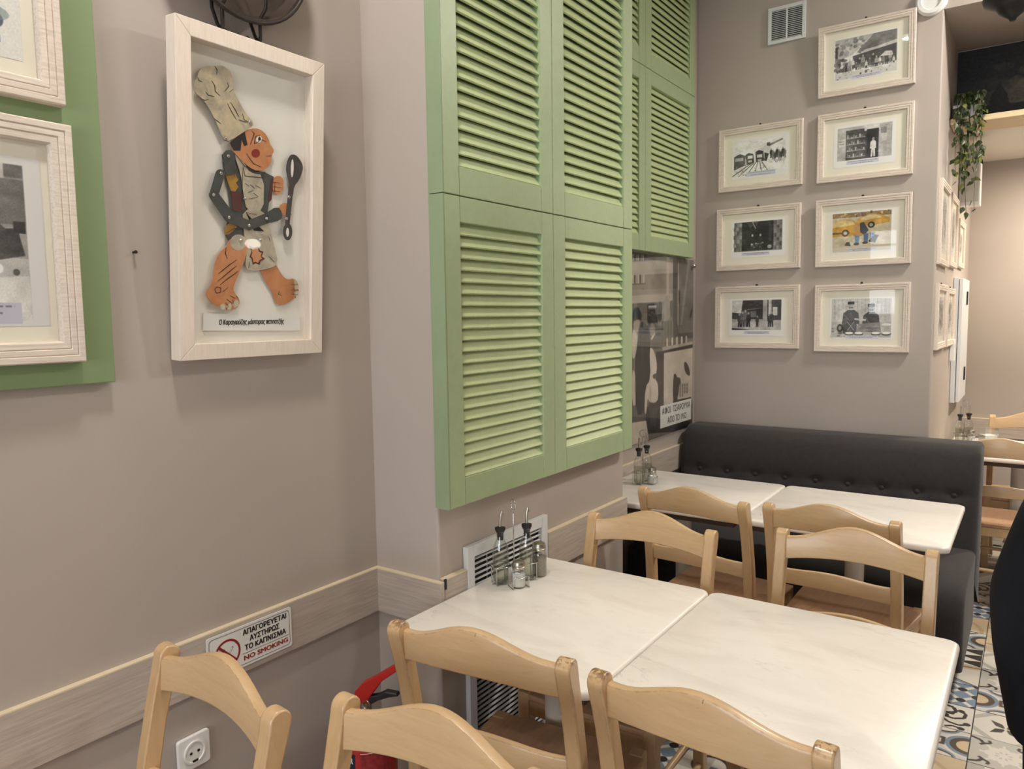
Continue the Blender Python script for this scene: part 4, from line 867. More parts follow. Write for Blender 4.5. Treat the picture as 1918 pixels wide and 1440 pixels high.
# ---------------------------------------------------------------- dark pan in an iron hanger above it
t = thing('wall_pan', 'dark tarnished round pan hung high on the left wall', 'pan', (WL + .03, 1.132, 2.423))
obj('dish', MB().lathe([(0, .0), (.13, .002), (.165, .012), (.178, .034), (.187, .036), (.189, .030), (.180, .026), (.17, .004), (.14, -.004), (0, -.006)], (0, 0, 0), 44, 0, 'x'), M['pan'], t, 40)
obj('rim', MB().tube([(.036, .187 * math.cos(a), .187 * math.sin(a)) for a in np.linspace(0, 2 * PI, 48, endpoint=False)], .005, 8, 0, True), M['iron'], t, 60)
t = thing('pan_hanger', 'dark wrought iron hanger with twisted lower bar under the pan', 'hanger', (WL, 1.13, 2.20))
yl, yr = -.050, .052
obj('bar', MB().tube([(.048, yl + (yr - yl) * k / 14, .003 * math.sin(k * 1.6)) for k in range(15)], [.0042 + .0012 * math.sin(k * 2.2) for k in range(15)], 8), M['iron'], t, 60)
for y in (yl, yr):
    obj('rod', MB().tube([(.048, y, 0), (.050, y, .02), (.050, y, .055), (.074, y, .075), (.080, y, .12)], .0042, 8), M['iron'], t, 60)
    obj('hook', MB().tube([(.048, y, 0), (.03, y, .02), (.012, y, .06), (.006, y, .30)], .004, 8), M['iron'], t, 60)

# ---------------------------------------------------------------- upholstered bench
t = thing('upholstered_bench', 'long charcoal buttoned bench along the picture wall', 'bench', (-.905, 4.0, 0)); BL_ = (-.905, 4.0, 0)
X0, X1 = -1.625, -.185
bts = [(-1.512 + .1535 * i, .682) for i in range(9)]
def front_y(x, z):
    f = (z - .42) / .49; y = 3.905 + .115 * f
    for bx, bz in bts:
        d2 = ((x - bx) / .030) ** 2 + ((z - bz) / .022) ** 2
        if d2 < 12: y += .011 * math.exp(-d2)
    y += .0022 * math.exp(-((z - .682) / .016) ** 2)
    return y - .010 * math.sin(PI * min(1, max(0, (z - .70) / .2)))
prof_top = [(4.028, .893), (4.048, .908), (4.075, .915), (4.13, .914), (4.20, .912), (4.235, .900), (4.252, .87), (4.252, .10)]
zs = list(np.linspace(.30, .60, 6)) + list(np.linspace(.62, .75, 16)) + list(np.linspace(.78, .875, 6)); xs = np.linspace(X0, X1, 150)
mb = MB(); rows = []
for j in range(len(zs) + len(prof_top)):
    row = []
    for i, x in enumerate(xs):
        e = min(1, (x - X0) / .022, (X1 - x) / .022); rd = .018 * (1 - math.sqrt(max(0, 1 - (1 - max(0, e)) ** 2)))
        if j < len(zs): p = (x, front_y(x, zs[j]) + rd, zs[j])
        else: y, z = prof_top[j - len(zs)]; p = (x, y + (rd if y < 4.1 else 0), z - (rd if z > .8 else 0))
        row.append(p)
    rows.append(row)
W = len(xs); mb.v = [p for r in rows for p in r]
for j in range(len(rows) - 1):
    for i in range(W - 1): mb.f.append([j * W + i, j * W + i + 1, (j + 1) * W + i + 1, (j + 1) * W + i]); mb.m.append(0)
mb.f.append([j * W for j in range(len(rows))]); mb.m.append(0); mb.f.append([j * W + W - 1 for j in range(len(rows))][::-1]); mb.m.append(0)
obj('backrest', mb, M['sofa'], t, 50, world_in=BL_)
for bx, bz in bts:
    y = front_y(bx, bz) - .001; mb = MB().lathe([(.0125, -.004), (.0125, .002), (.009, .006), (.004, .0078), (0, .008)], (bx, y, bz), 14, 0, 'y')
    obj('button', mb, M['sofa'], t, 60, world_in=BL_)
sp = [(3.93, .452), (3.75, .462), (3.55, .462), (3.42, .452), (3.345, .43), (3.305, .39), (3.292, .33), (3.290, .22), (3.292, .125), (3.93, .125)]
mb = MB(); xs = [X0, X0 + .004, X0 + .014, X0 + .03] + list(np.linspace(X0 + .1, X1 - .1, 14)) + [X1 - .034, X1 - .016, X1 - .006, X1 - .002]
n = len(sp)
for i, x in enumerate(xs):
    e = max(0, 1 - min(x - X0, X1 - .002 - x) / .03); rd = .028 * (1 - math.sqrt(max(0, 1 - min(1, e) ** 2)))
    for k, (y, z) in enumerate(sp): mb.v.append((x, y + (rd if k in range(4, 9) else 0), z - (rd if k < 5 else 0)))
for i in range(len(xs) - 1):
    for k in range(n): mb.f.append([i * n + k, i * n + (k + 1) % n, (i + 1) * n + (k + 1) % n, (i + 1) * n + k]); mb.m.append(0)
mb.f.append(list(range(n))[::-1]); mb.f.append([(len(xs) - 1) * n + k for k in range(n)]); mb.m += [0, 0]
obj('seat', mb, M['sofa'], t, 60, world_in=BL_)
for x in (-.25, -.92, -1.56):
    for y in (3.37, 4.15): obj('leg', MB().lathe([(.028, 0), (.028, .008), (.016, .014), (.014, .06), (.016, .12), (.024, .126)], (x, y, 0), 14), M['chrome'], t, 40, world_in=BL_)

# ---------------------------------------------------------------- marble tables
def table(x0, x1, y0, y1, label, group):
    cx, cy = (x0 + x1) / 2, (y0 + y1) / 2
    t = thing('marble_table', label, 'table', (cx, cy, 0), 0, group); hw, hd = (x1 - x0) / 2 - .0015, (y1 - y0) / 2
    pl = rrect(-hw, -hd, hw, hd, .028, 6); mb = MB(); zs_ = [(.726, .006), (.7285, .0015), (.734, 0), (.742, 0), (.7475, .002), (.750, .007)]; n = len(pl)
    for z, ins in zs_:
        for a, b in pl: mb.v.append((a * (hw - ins) / hw, b * (hd - ins) / hd, z))
    for j in range(len(zs_) - 1):
        for k in range(n): mb.f.append([j * n + k, j * n + (k + 1) % n, (j + 1) * n + (k + 1) % n, (j + 1) * n + k]); mb.m.append(0)
    mb.f.append(list(range(n))[::-1]); mb.f.append([(len(zs_) - 1) * n + k for k in range(n)]); mb.m += [0, 0]
    obj('tabletop', mb, M['marble'], t, 60)
    obj('subframe', MB().box((-hw + .03, -hd + .03, .700), (hw - .03, hd - .03, .7255)), M['subframe'], t, None, .003)
    obj('column', MB().lathe([(.036, .03), (.036, .69), (.06, .70)], (0, 0, 0), 24), M['pedestal'], t, 40)
    ft = MB()
    for a in range(4):
        r = a * PI / 2 + PI / 4; d = np.array([math.cos(r), math.sin(r), 0]); s_ = np.array([-math.sin(r), math.cos(r), 0])
        b = len(ft.v)
        for rr, hh, ww in ((.02, .07, .03), (.27, .028, .022)):
            for sx in (-1, 1): ft.v += [tuple(d * rr + s_ * ww * sx), tuple(d * rr + s_ * ww * sx + np.array([0, 0, hh]))]
        ft.f += [[b + i for i in q] for q in ((0, 2, 3, 1), (4, 5, 7, 6), (1, 3, 7, 5), (0, 4, 6, 2), (0, 1, 5, 4), (2, 6, 7, 3))]; ft.m += [0] * 6
    obj('foot', ft, M['pedestal'], t, None, .004)
    return t
table(-1.336, -.736, 1.318, 2.032, 'near marble table against the grille wall, carrying the near condiment set', 'white marble tables')
table(-.734, -.118, 1.318, 2.032, 'bare near marble table on the aisle side', 'white marble tables')
table(-1.640, -.915, 2.822, 3.505, 'marble table at the bench beside the old bar photograph', 'white marble tables')
table(-.913, -.207, 2.822, 3.505, 'bare marble table at the aisle end of the bench', 'white marble tables')
table(-.405, .30, 4.715, 5.42, 'far marble table past the wall corner', 'white marble tables')

# ---------------------------------------------------------------- wooden chairs
def post_centre(z):
    pts = [(0, .050), (.20, .078), (.42, .088), (.55, .082), (.66, .068), (.75, .050), (.81, .035), (.85, .024), (.885, .016)]
    return float(np.interp(z, [p[0] for p in pts], [p[1] for p in pts]))
def make_chair(name, label, wood_m, seat_m, rail_m):
    t = thing(name, label, 'chair', (0, 0, 0), 0, 'pale wooden chairs'); hs = .200
    for sx in (-1, 1):
        zz = [0, .1, .2, .3, .42, .5, .58, .66, .72, .77, .81, .84, .858]
        th = [.030, .034, .038, .040, .042, .041, .039, .037, .036, .037, .039, .042, .043]
        fr = [(post_centre(z) + a / 2, z) for z, a in zip(zz, th)]; bk = [(post_centre(z) - a / 2, z) for z, a in zip(zz, th)]
        c0 = post_centre(.866); cap = [(c0 + .0215 * math.cos(a), .866 + .021 * math.sin(a)) for a in np.linspace(.1, PI - .1, 9)]
        sh = .012 * (0 if sx else 0)
        mb = MB().prism(fr + cap + bk[::-1], (sx * hs - .0165, 0, 0), (0, 1, 0), (0, 0, 1), (.033, 0, 0))
        lean_in = 0.0
        mb.v = [(x - sx * .016 * max(0, (.45 - z) / .45), y, z) for x, y, z in mb.v]
        obj('leg', mb, wood_m, t, 35, .0035, 2)
        mb = MB().box((sx * .195 - .019, .435, 0), (sx * .195 + .019, .473, .462))
        obj('leg', mb, wood_m, t, None, .005, 2)
    def rail(zt, zb, arch_t, arch_b, thick, bow, yoff, rnd):
        n = 24; mb = MB(); Wd = hs - .0165 + .010; h = thick / 2; mid = (zt + zb) / 2 - .012
        for i in range(n + 1):
            u = -1 + 2 * i / n; x = u * Wd; q = 1 - u * u
            tt = zt + arch_t * (0.5 + 0.5 * math.cos(PI * abs(u))) ** 1.15; bb = zb + arch_b * q; e = .002
            ring = [(-h, bb + e), (-h + e, bb), (h - e, bb), (h, bb + e), (h, tt - rnd), (h - rnd * .3, tt - rnd * .3), (h - rnd, tt), (-h + rnd, tt), (-h + rnd * .3, tt - rnd * .3), (-h, tt - rnd)]
            for sy, z in ring: mb.v.append((x, post_centre(mid) + .3 * (post_centre(z) - post_centre(mid)) + yoff - bow * q + sy, z))
        k_ = len(ring)
        for i in range(n):
            for k in range(k_): mb.f.append([i * k_ + k, (i + 1) * k_ + k, (i + 1) * k_ + (k + 1) % k_, i * k_ + (k + 1) % k_]); mb.m.append(0)
        mb.f.append(list(range(k_))); mb.f.append([n * k_ + k for k in range(k_)][::-1]); mb.m += [0, 0]
        return mb
    obj('crest_rail', rail(.868, .800, .046, .015, .024, .026, .002, .0075), rail_m, t, 40)
    obj('back_rail', rail(.652, .596, .015, .012, .019, .024, .002, .006), rail_m, t, 40)
    pl = smooth_poly([(-.188, .085), (.188, .085), (.19, .12), (.216, .42), (.214, .455), (.19, .475), (-.19, .475), (-.214, .455), (-.216, .42), (-.19, .12)], 1); mb = MB().prism(pl, (0, 0, .440), (1, 0, 0), (0, 1, 0), (0, 0, .020))
    obj('seat', mb, seat_m, t, None, .006, 2)
    for lo, hi in (((-.182, .085, .395), (.182, .105, .44)), ((-.178, .448, .395), (.178, .466, .44)), ((-.205, .10, .395), (-.188, .445, .44)), ((.188, .10, .395), (.205, .445, .44))):
        obj('seat_rail', MB().box(lo, hi), wood_m, t, None, .002, 1)
    for sx in (-1, 1):
        for z in (.17, .29): obj('stretcher', MB().tube([(sx * .193, .085, z), (sx * .195, .45, z)], .0095, 8), wood_m, t, 60)
    obj('stretcher', MB().tube([(-.178, .454, .235), (.178, .454, .235)], .0095, 8), wood_m, t, 60)
    obj('stretcher', MB().tube([(-.175, .08, .22), (.175, .08, .22)], .0095, 8), wood_m, t, 60)
    return t
ch = make_chair('wooden_chair', '', M['chair'], M['seat'], M['chair_rail'])
chw = make_chair('wooden_chair', '', M['chair_worn'], M['seat'], M['chair_rail_worn'])
D_ = math.radians
def put(proto, x, y, deg, label, first=False):
    """x, y: middle of the back at the top"""
    if first: o = proto; o.location = (x, y, 0); o.rotation_euler = (0, 0, D_(deg)); o['label'] = label; return o
    return dup(proto, (x, y, 0), D_(deg), label)
put(chw, -.911, 1.143, 6.5, 'chair with chipped post tops, at the near table below the grille', True)
put(chw, -.438, 1.146, -3, 'chair with chipped crest rail, at the bare near table')
put(ch, -1.227, .797, 174.5, 'foreground chair by the wall, in front of the no smoking sign', True)
put(ch, -.765, .875, 180, 'foreground chair standing in front of the fire extinguisher')
put(ch, -.986, 2.180, 181, 'chair on the far side of the near condiment table, facing it')
put(ch, -.410, 2.318, 180, 'shiny chair on the far side of the bare near table')
put(ch, -1.013, 2.554, -6, 'chair tucked up to the bench table with condiments')
put(ch, -.538, 2.554, -4, 'chair tucked up to the bare bench table')
far_chair = put(ch, -.117, 4.335, 0, 'far chair with its back against the bench end'); far_chair.scale = (1.22, 1, 1)
put(ch, -.005, 5.56, 180, 'farthest chair, on the far side of the far table')

# ---------------------------------------------------------------- condiment sets: wire caddy, two bottles, shakers
def caddy(name):
    t = thing(name, '', 'caddy'); wire = M['chrome']
    def loop(cx, cy, rx, z, sq=.6, n=20):
        return [(cx + rx * math.copysign(abs(math.cos(a)) ** sq, math.cos(a)), cy + rx * math.copysign(abs(math.sin(a)) ** sq, math.sin(a)), z) for a in np.linspace(0, 2 * PI, n, endpoint=False)]
    for cx in (-.043, .043): obj('ring', MB().tube(loop(cx, 0, .030, .056), .0016, 6, 0, True), wire, t, 80)
    obj('front_guard', MB().tube([(-.032, -.030, .002), (-.032, -.068, .002), (-.032, -.068, .030), (-.024, -.070, .038), (-.010, -.071, .030), (.008, -.071, .036), (.018, -.068, .034), (.018, -.068, .002), (.018, -.030, .002)], .0015, 6), wire, t, 80)
    for cx in (-.043, .043):
        for a in (45, 135, 225, 315):
            x, y = cx + .030 * math.cos(D_(a)), .030 * math.sin(D_(a)); obj('upright', MB().tube([(cx + .004 * math.cos(D_(a)), .004 * math.sin(D_(a)), .0016), (x, y, .0016), (x, y, .056)], .0014, 6), wire, t, 80)
    ring = [(0, .016 * math.sin(a), .234 - .016 * math.cos(a)) for a in np.linspace(0, 2 * PI, 18)]
    obj('handle', MB().tube([(0, 0, .002), (0, 0, .10), (0, 0, .205), (0, .003, .212)] + ring, .0018, 6), wire, t, 80)
    obj('base_wire', MB().tube([(-.07, 0, .0016), (.07, 0, .0016)], .0015, 6), wire, t, 80)
    return t
def bottle(name, cat):
    t = thing(name, '', cat)
    obj('glass', MB().lathe([(.0, .004), (.020, .003), (.0235, .006), (.0245, .02), (.0245, .095), (.022, .112), (.012, .132), (.0115, .150), (.0135, .152), (.0135, .158), (.011, .160)], n=16), M['bottle_glass'], t, 40)
    obj('liquid', MB().lathe([(0, .007), (.021, .008), (.0215, .02), (.0215, .080), (.0, .080)], n=16), M['oil'], t, 40)
    obj('stopper', MB().lathe([(.0085, .130), (.0095, .150), (.0155, .160), (.0155, .167), (.006, .170)], n=16), M['black_rubber'], t, 40)
    obj('spout', MB().tube([(0, 0, .168), (0, 0, .185), (.003, 0, .205), (.006, 0, .216)], [.0048, .0042, .0040, .0040], 10), M['steel'], t, 60)
    obj('flap', MB().tube([(.004, 0, .205), (.012, 0, .208), (.014, 0, .200)], .0012, 6), M['steel'], t, 60)
    return t
def shaker(name, cat, big):
    t = thing(name, '', cat); r, h = (.0235, .088) if big else (.0215, .062)
    obj('glass', MB().lathe([(0, .002), (r * .9, .001), (r, .006), (r, h * .72), (r * .86, h * .86), (r * .74, h * .92), (r * .74, h)], n=20 if big else 10), M['bottle_glass'], t, 30)
    obj('filling', MB().lathe([(0, .004), (r * .88, .005), (r * .88, h * (.70 if big else .66)), (0, h * (.72 if big else .74))], n=20 if big else 10), M['pepper' if big else 'salt'], t, 30)
    z = h * .90; obj('lid', MB().lathe([(r * .80, z), (r * .88, z + .001), (r * .88, z + .006), (r * .82, z + .0075), (r * .88, z + .009), (r * .88, z + .015), (r * .82, z + .017), (r * .80, z + .022), (r * .5, z + .026), (0, z + .027)], n=20), M['steel'], t, 40)
    return t
def place(t, x, y, z, deg, label, grp): t.location = (x, y, z); t.rotation_euler = (0, 0, D_(deg)); t['label'] = label; t['group'] = grp
PC, PB, PS = caddy('condiment_caddy'), bottle('cruet_bottle', 'bottle'), shaker('salt_shaker', 'shaker', False); used = set()
def again(p):
    if p.name in used: return dup(p, (0, 0, 0))
    used.add(p.name); return p
def cset(x, y, deg, where):
    c, s_ = math.cos(D_(deg)), math.sin(D_(deg)); w = lambda a, b: (x + a * c - b * s_, y + a * s_ + b * c)
    place(again(PC), x, y, .7503, deg, 'chrome wire condiment caddy on the ' + where, 'condiment caddies')
    place(again(PB), *w(-.043, 0), .7532, deg, 'glass cruet on the left of the caddy on the ' + where, 'cruet bottles')
    place(again(PB), *w(.043, 0), .7532, deg + 30, 'glass cruet on the right of the caddy on the ' + where, 'cruet bottles')
    place(again(PS), *w(-.007, -.050), .7503, deg, 'small glass salt shaker in the caddy on the ' + where, 'salt shakers')
cset(-1.2545, 1.785, 58, 'near table')
cset(-1.500, 3.205, 90, 'bench table')
cset(-.335, 5.215, 62, 'far table')
place(shaker('pepper_shaker', 'shaker', True), -1.219, 1.868, .7503, 0, 'tall pepper shaker with steel lid behind the near condiment caddy', 'pepper shakers')
gl = thing('napkin_glass', 'square clear holder of white papers on the far table', 'holder', (-.215, 5.305, .7503), D_(30))
obj('holder', MB().box((-.04, -.04, 0), (.04, .04, .004)).box((-.04, -.04, .004), (-.037, .04, .085)).box((.037, -.04, .004), (.04, .04, .085)).box((-.037, .037, .004), (.037, .04, .085)).box((-.037, -.04, .004), (.037, -.037, .085)), M['bottle_glass'], gl)
obj('napkin_stack', MB().box((-.034, -.034, .005), (.034, .034, .04)), M['paper'], gl)

# ---------------------------------------------------------------- left wall: sign, socket, extinguisher
SX = WL + .0165
s = thing('no_smoking_sign', 'white no smoking sign in Greek and English on the wall rail', 'sign', (SX, .977, .684), PI / 2); w, h = .246, .105
obj('plate', MB().prism(rrect(0, 0, w, h, .006, 4), (0, -.001, 0), (1, 0, 0), (0, 0, 1), (0, -.0025, 0)), M['white_plastic'], s)
E1, E3 = np.array([1., 0, 0]), np.array([0, 0, 1.])
def ring_poly(name, outer, inner, mat, y=-.0039, th=.0003):
    n = len(outer); mb = MB(); mb.v = [(a, y, b) for a, b in outer] + [(a, y, b) for a, b in inner]
    mb.f = [[i, (i + 1) % n, n + (i + 1) % n, n + i] for i in range(n)]; mb.m = [0] * n; return obj(name, mb, mat, s)
ring_poly('border_line', rrect(.006, .006, w - .006, h - .006, .009, 5), rrect(.0072, .0072, w - .0072, h - .0072, .008, 5), M['black_ink'])
ccx, ccz = .055, .050
ring_poly('red_circle', circle(ccx, ccz, .036, 40), circle(ccx, ccz, .0305, 40), M['red_ink'])
d = np.array([math.cos(D_(-45)), math.sin(D_(-45))]); nn = np.array([-d[1], d[0]])
obj('red_bar', MB().prism([tuple(np.array([ccx, ccz]) + d * a * .033 + nn * b * .0032) for a, b in ((-1, -1), (1, -1), (1, 1), (-1, 1))], (0, -.0038, 0), E1, E3, (0, -.0003, 0)), M['red_ink'], s)
c1 = [(ccx - .006 + a, ccz - .012 + b) for a, b in [(0.001, 0), (.018, .026), (.021, .026), (.022, .023), (.005, -.003), (.002, -.003)]]
ring_poly('cigarette', [(a, b) for a, b in c1], [(a * .86 + (ccx + .005) * .14, b * .93 + (ccz + .001) * .07) for a, b in c1], M['black_ink'], -.0037)
obj('smoke_line', MB().tube([(ccx - .024, -.0037, ccz - .008), (ccx - .018, -.0037, ccz + .006), (ccx - .008, -.0037, ccz + .014), (ccx - .004, -.0037, ccz + .006), (ccx - .010, -.0037, ccz - .004)], .0006, 5), M['black_ink'], s)
for txt, z, wd, cx in (('ΑΠΑΓΟΡΕΥΕΤΑΙ', .0855, .130, .165), ('ΑΥΣΤΗΡΩΣ', .0655, .088, .163), ('ΤΟ KΑΠΝΙΣΜΑ', .0455, .123, .165)):
    text_on('lettering', txt, .0185, M['black_ink'], s, (cx, -.0037, z), E1, E3, bold=.0006, width=wd)
obj('rule_line', MB().box((.096, -.0039, .0325), (.236, -.0035, .0334)), M['black_ink'], s)
text_on('lettering', 'NO SMOKING', .0165, M['red_ink'], s, (.166, -.0037, .0205), E1, E3, bold=.0006, width=.132)
k = thing('wall_socket', 'white wall power socket below the rail behind the foreground chair', 'socket', (WL, .898, .487), PI / 2)
obj('plate', MB().prism(rrect(0, 0, .082, .082, .008, 4), (0, -.0005, 0), (1, 0, 0), (0, 0, 1), (0, -.010, 0)), M['white_plastic'], k, None, .003)
obj('rim', MB().lathe([(.0275, .0095), (.0275, .0135), (.024, .0138), (.0225, .0115)], (.041, 0, .041), 32, 0, 'y'), M['white_plastic'], k, 40)
obj('recess', MB().lathe([(.0225, .0112), (0, .0113)], (.041, 0, .041), 28, 0, 'y'), plain('recess_shade_grey', (150, 147, 140), .4), k, 40)  # shade of the deep recess put into the grey of a flat disc
for dx in (-.0095, .0095): obj('pin_hole', MB().lathe([(.0034, .0112), (.0034, .0124), (0, .0125)], (.041 + dx, 0, .041), 12, 0, 'y'), M['black_plastic'], k, 40)
obj('earth_clip', MB().box((.034, -.0135, .0165), (.048, -.0108, .0225)), M['iron'], k)
EX = (-1.392, 1.30, 0)
e = thing('fire_extinguisher', 'red fire extinguisher standing on the floor in the corner', 'extinguisher', EX)
obj('cylinder', MB().lathe([(.0, .004), (.070, .0), (.078, .008), (.078, .452), (.073, .474), (.052, .490), (.026, .497), (.024, .503)], n=32), M['red'], e, 40)
obj('base_ring', MB().lathe([(.079, .0), (.0805, .004), (.0805, .03), (.079, .032)], n=32), M['black_rubber'], e, 40)
obj('valve', MB().lathe([(.024, .49), (.026, .495), (.026, .52), (.016, .525), (.016, .55), (0, .552)], n=18), M['steel'], e, 40)
va = D_(20); dv = np.array([math.cos(va), math.sin(va), 0]); sv = np.array([-math.sin(va), math.cos(va), 0]); zv = np.array([0, 0, 1.])
obj('lever', MB().prism([(-.030, .545), (-.026, .578), (-.002, .604), (.030, .622), (.098, .668), (.106, .664), (.104, .652), (.050, .612), (.016, .566), (.010, .545)], -sv * .0105, dv, zv, sv * .021), M['red'], e, None, .003)
obj('grip', MB().prism([(-.005, .548), (.004, .566), (.040, .576), (.060, .588), (.092, .586), (.096, .578), (.070, .572), (.040, .560), (.016, .545)], -sv * .009, dv, zv, sv * .018), M['black_plastic'], e, None, .003)
obj('gauge', MB().lathe([(.014, .024), (.014, .036), (.012, .038), (0, .038)], (0, 0, .512), 18, 0, 'y'), M['chrome'], e, 40)
obj('safety_pin', MB().tube([(.020 + .012 * math.cos(a), -.016, .553 + .012 * math.sin(a)) for a in np.linspace(0, 2 * PI, 14, endpoint=False)], .0014, 6, 0, True), M['steel'], e, 60)
hs_ = [(-.02, 0, .505), (-.06, 0, .50), (-.098, .005, .44), (-.112, .01, .34), (-.122, .012, .2), (-.126, .012, .10)]
obj('hose', MB().tube(hs_, [.009, .009, .009, .009, .010, .011], 10), M['black_rubber'], e, 60)
def wrap(name, a0, a1, z0, z1, mat, r=.0786):
    n = 10; mb = MB(); A = [D_(a0 + (a1 - a0) * i / n) for i in range(n + 1)]
    mb.v = [(r * math.cos(a), r * math.sin(a), z) for a in A for z in (z0, z1)]; mb.f = [[2 * i, 2 * i + 2, 2 * i + 3, 2 * i + 1] for i in range(n)]; mb.m = [0] * n
    return obj(name, mb, mat, e, 80)
wrap('blue_label', -133, -66, .400, .450, plain('navy_label', (30, 34, 62), .5)); wrap('print_panel', -56, 8, .34, .452, plain('faded_red_print', (150, 44, 46), .5, var=.35, vs=90), .0785)
wrap('white_rule', -56, 8, .4515, .453, M['paper'], .0788)
tm = text_mesh('EXTINGUISHER', .022, M['white_plastic'], .0006, width=.080)
co = np.zeros(len(tm.vertices) * 3); tm.vertices.foreach_get('co', co); co = co.reshape(-1, 3)
ang = D_(-100) + co[:, 0] / .0786; rr = .0790 + co[:, 2] * .3; co = np.stack([rr * np.cos(ang), rr * np.sin(ang), .432 + co[:, 1]], 1); tm.vertices.foreach_set('co', co.ravel()); tm.update(); link('lettering', tm, e)

# ---------------------------------------------------------------- past the wall corner: cabinet, speaker, shelf, mural, plant, lantern
k = thing('electrical_cabinet', 'pale grey metal wall cabinet with black latches past the corner', 'cabinet', (XS, 5.285, .975), PI / 2)
obj('body', MB().box((0, -.028, 0), (.52, -.001, .765)), M['white_metal'], k, None, .003)
obj('door', MB().box((.002, -.050, .004), (.518, -.031, .760)), M['white_metal'], k, None, .004)
for z in (.60, .12): obj('latch', MB().box((.30, -.058, z), (.34, -.0505, z + .085)), M['black_plastic'], k, None, .003)
for z in (.68, .4, .06): obj('hinge', MB().box((.516, -.05, z), (.524, -.028, z + .05)), M['iron'], k)
k = thing('wall_switch', 'small white remote holder hanging low beside the side pictures', 'switch', (XS, 5.16, 1.24), PI / 2)
obj('case', MB().box((0, -.028, 0), (.05, -.001, .13)), M['white_plastic'], k, None, .004); obj('button', MB().box((.015, -.031, .08), (.035, -.0285, .10)), M['white_metal'], k)
k = thing('wall_speaker', 'white box loudspeaker below the low ceiling, half covered by ivy', 'speaker', (XS, 5.38, 2.175), 0)
obj('case', MB().box((.001, 0, 0), (.112, .13, .36)), M['white_plastic'], k, None, .005); obj('front_cloth', MB().box((.012, -.004, .02), (.102, -.0005, .34)), plain('pale_speaker_cloth', (206, 202, 192), .8), k)
tag(obj('mural', (lambda: MB().box((XS + .003, 4.982, 2.612), (1.6, 4.999, 2.972)))(), plain('mural_edge', (40, 38, 36), .7)), 'dark painted landscape with cypress trees on the bulkhead above the shelf', 'painting')
mo = bpy.data.objects['mural']; print_sheet('print', printed('mural_print', mural(), .7), mo, (XS + .003, 4.9815, 2.612), (2.02, 0, 0), (0, 0, .36), None, .0004)
sh = thing('wall_shelf', 'pale wooden shelf below the dark mural', 'shelf', (XS + .002, 4.70, 2.525), 0)
obj('board', MB().box((0, 0, 0), (2.2, .278, .030)), M['shelf'], sh, None, .002)
obj('bracket', MB().prism([(0, 0), (.2, 0), (.2, -.02), (.02, -.14), (0, -.14)], (.95, .278, -.001), (0, -1, 0), (0, 0, 1), (.02, 0, 0)), M['shelf'], sh)
pt = thing('trailing_ivy', 'ivy plant trailing down from the shelf at the wall corner', 'plant', (-.335, 4.80, 2.556))
obj('pot', MB().lathe([(0, 0), (.042, 0), (.058, .085), (.060, .09), (.054, .09), (.05, .07), (0, .068)], n=20), M['white_plastic'], pt, 40)
lf = MB(); L = .034
lv_ = [(0, 0, 0), (.0105, L * .22, .002), (.0115, L * .45, .0015), (.0050, L * .8, -.001), (0, L, -.004), (-.0050, L * .8, -.001), (-.0115, L * .45, .0015), (-.0105, L * .22, .002), (0, L * .45, -.0025)]
lf.add(lv_, [(0, 1, 8), (1, 2, 8), (2, 3, 8), (3, 4, 8), (4, 5, 8), (5, 6, 8), (6, 7, 8), (7, 0, 8)])
leaf_me = [lf.mesh('leaf', M['leaf'], 60), lf.mesh('leaf', M['leaf_light'], 60)]
r_ = random.Random(5); nl = 0
def leaf(p, parent, s=1.0, light=.12):
    o = link('leaf', leaf_me[1 if r_.random() < light else 0], parent, p); o.scale = (s,) * 3
    o.rotation_euler = (r_.uniform(-1.9, -.3), r_.uniform(-.7, .7), r_.uniform(-PI, PI)); return o
for k in range(14):
    a = r_.uniform(-2.6, -.2); rad = r_.uniform(.06, .14); drop = r_.choice([.15, .25, .32, .38, .46, .52]) * r_.uniform(.8, 1.05)
    if k < 2: drop = .60
    q = []; ox, oy = rad * math.cos(a) * .85 + .01, -.105 - r_.uniform(0, .035)
    for i in range(12):
        f = i / 11
        if f < .3: g_ = f / .3; q.append((ox * g_, oy * g_, .085 + .035 * math.sin(g_ * PI * .7)))
        else: g_ = (f - .3) / .7; q.append((ox * (1 - .25 * g_) + .008 * math.sin(6 * g_ + k), oy - .01 * math.sin(4 * g_ + k), .095 - drop * g_))
    obj('stem', MB().tube(q, .0014, 5), M['leaf'], pt, 60)
    n = int(7 + drop * 36)
    for i in range(n):
        f = r_.uniform(.1, 1) * 11; j = min(10, int(f)); u_ = f - j
        p = [q[j][c] * (1 - u_) + q[j + 1][c] * u_ + r_.uniform(-.012, .012) for c in range(3)]
        leaf(p, pt, r_.uniform(.8, 1.25), .08 + .25 * (f > 8))
k = thing('shelf_box', 'small white and black box on the shelf behind the ivy', 'box', (-.416, 4.74, 2.556))
obj('body', MB().box((0, .0, 0), (.045, .09, .075)), M['paper'], k, None, .002); obj('dark_end', MB().box((-.004, -.001, .002), (.012, .06, .058)).box((.012, -.0015, .045), (.044, -.0003, .06)), M['black_plastic'], k)
ln = thing('hanging_lantern', 'dark hanging lantern with glass sides at the top right', 'lantern', (-.105, 3.02, 2.475))
obj('finial', MB().lathe([(0, 0), (.008, .002), (.012, .010), (.024, .018), (.040, .030), (.048, .044), (.062, .052), (.083, .064), (.088, .078), (.084, .086)], n=28), M['black_plastic'], ln, 40)
n = 6
def hexa(r, z): return [(r * math.cos(PI / 3 * i + .3), r * math.sin(PI / 3 * i + .3), z) for i in range(n)]
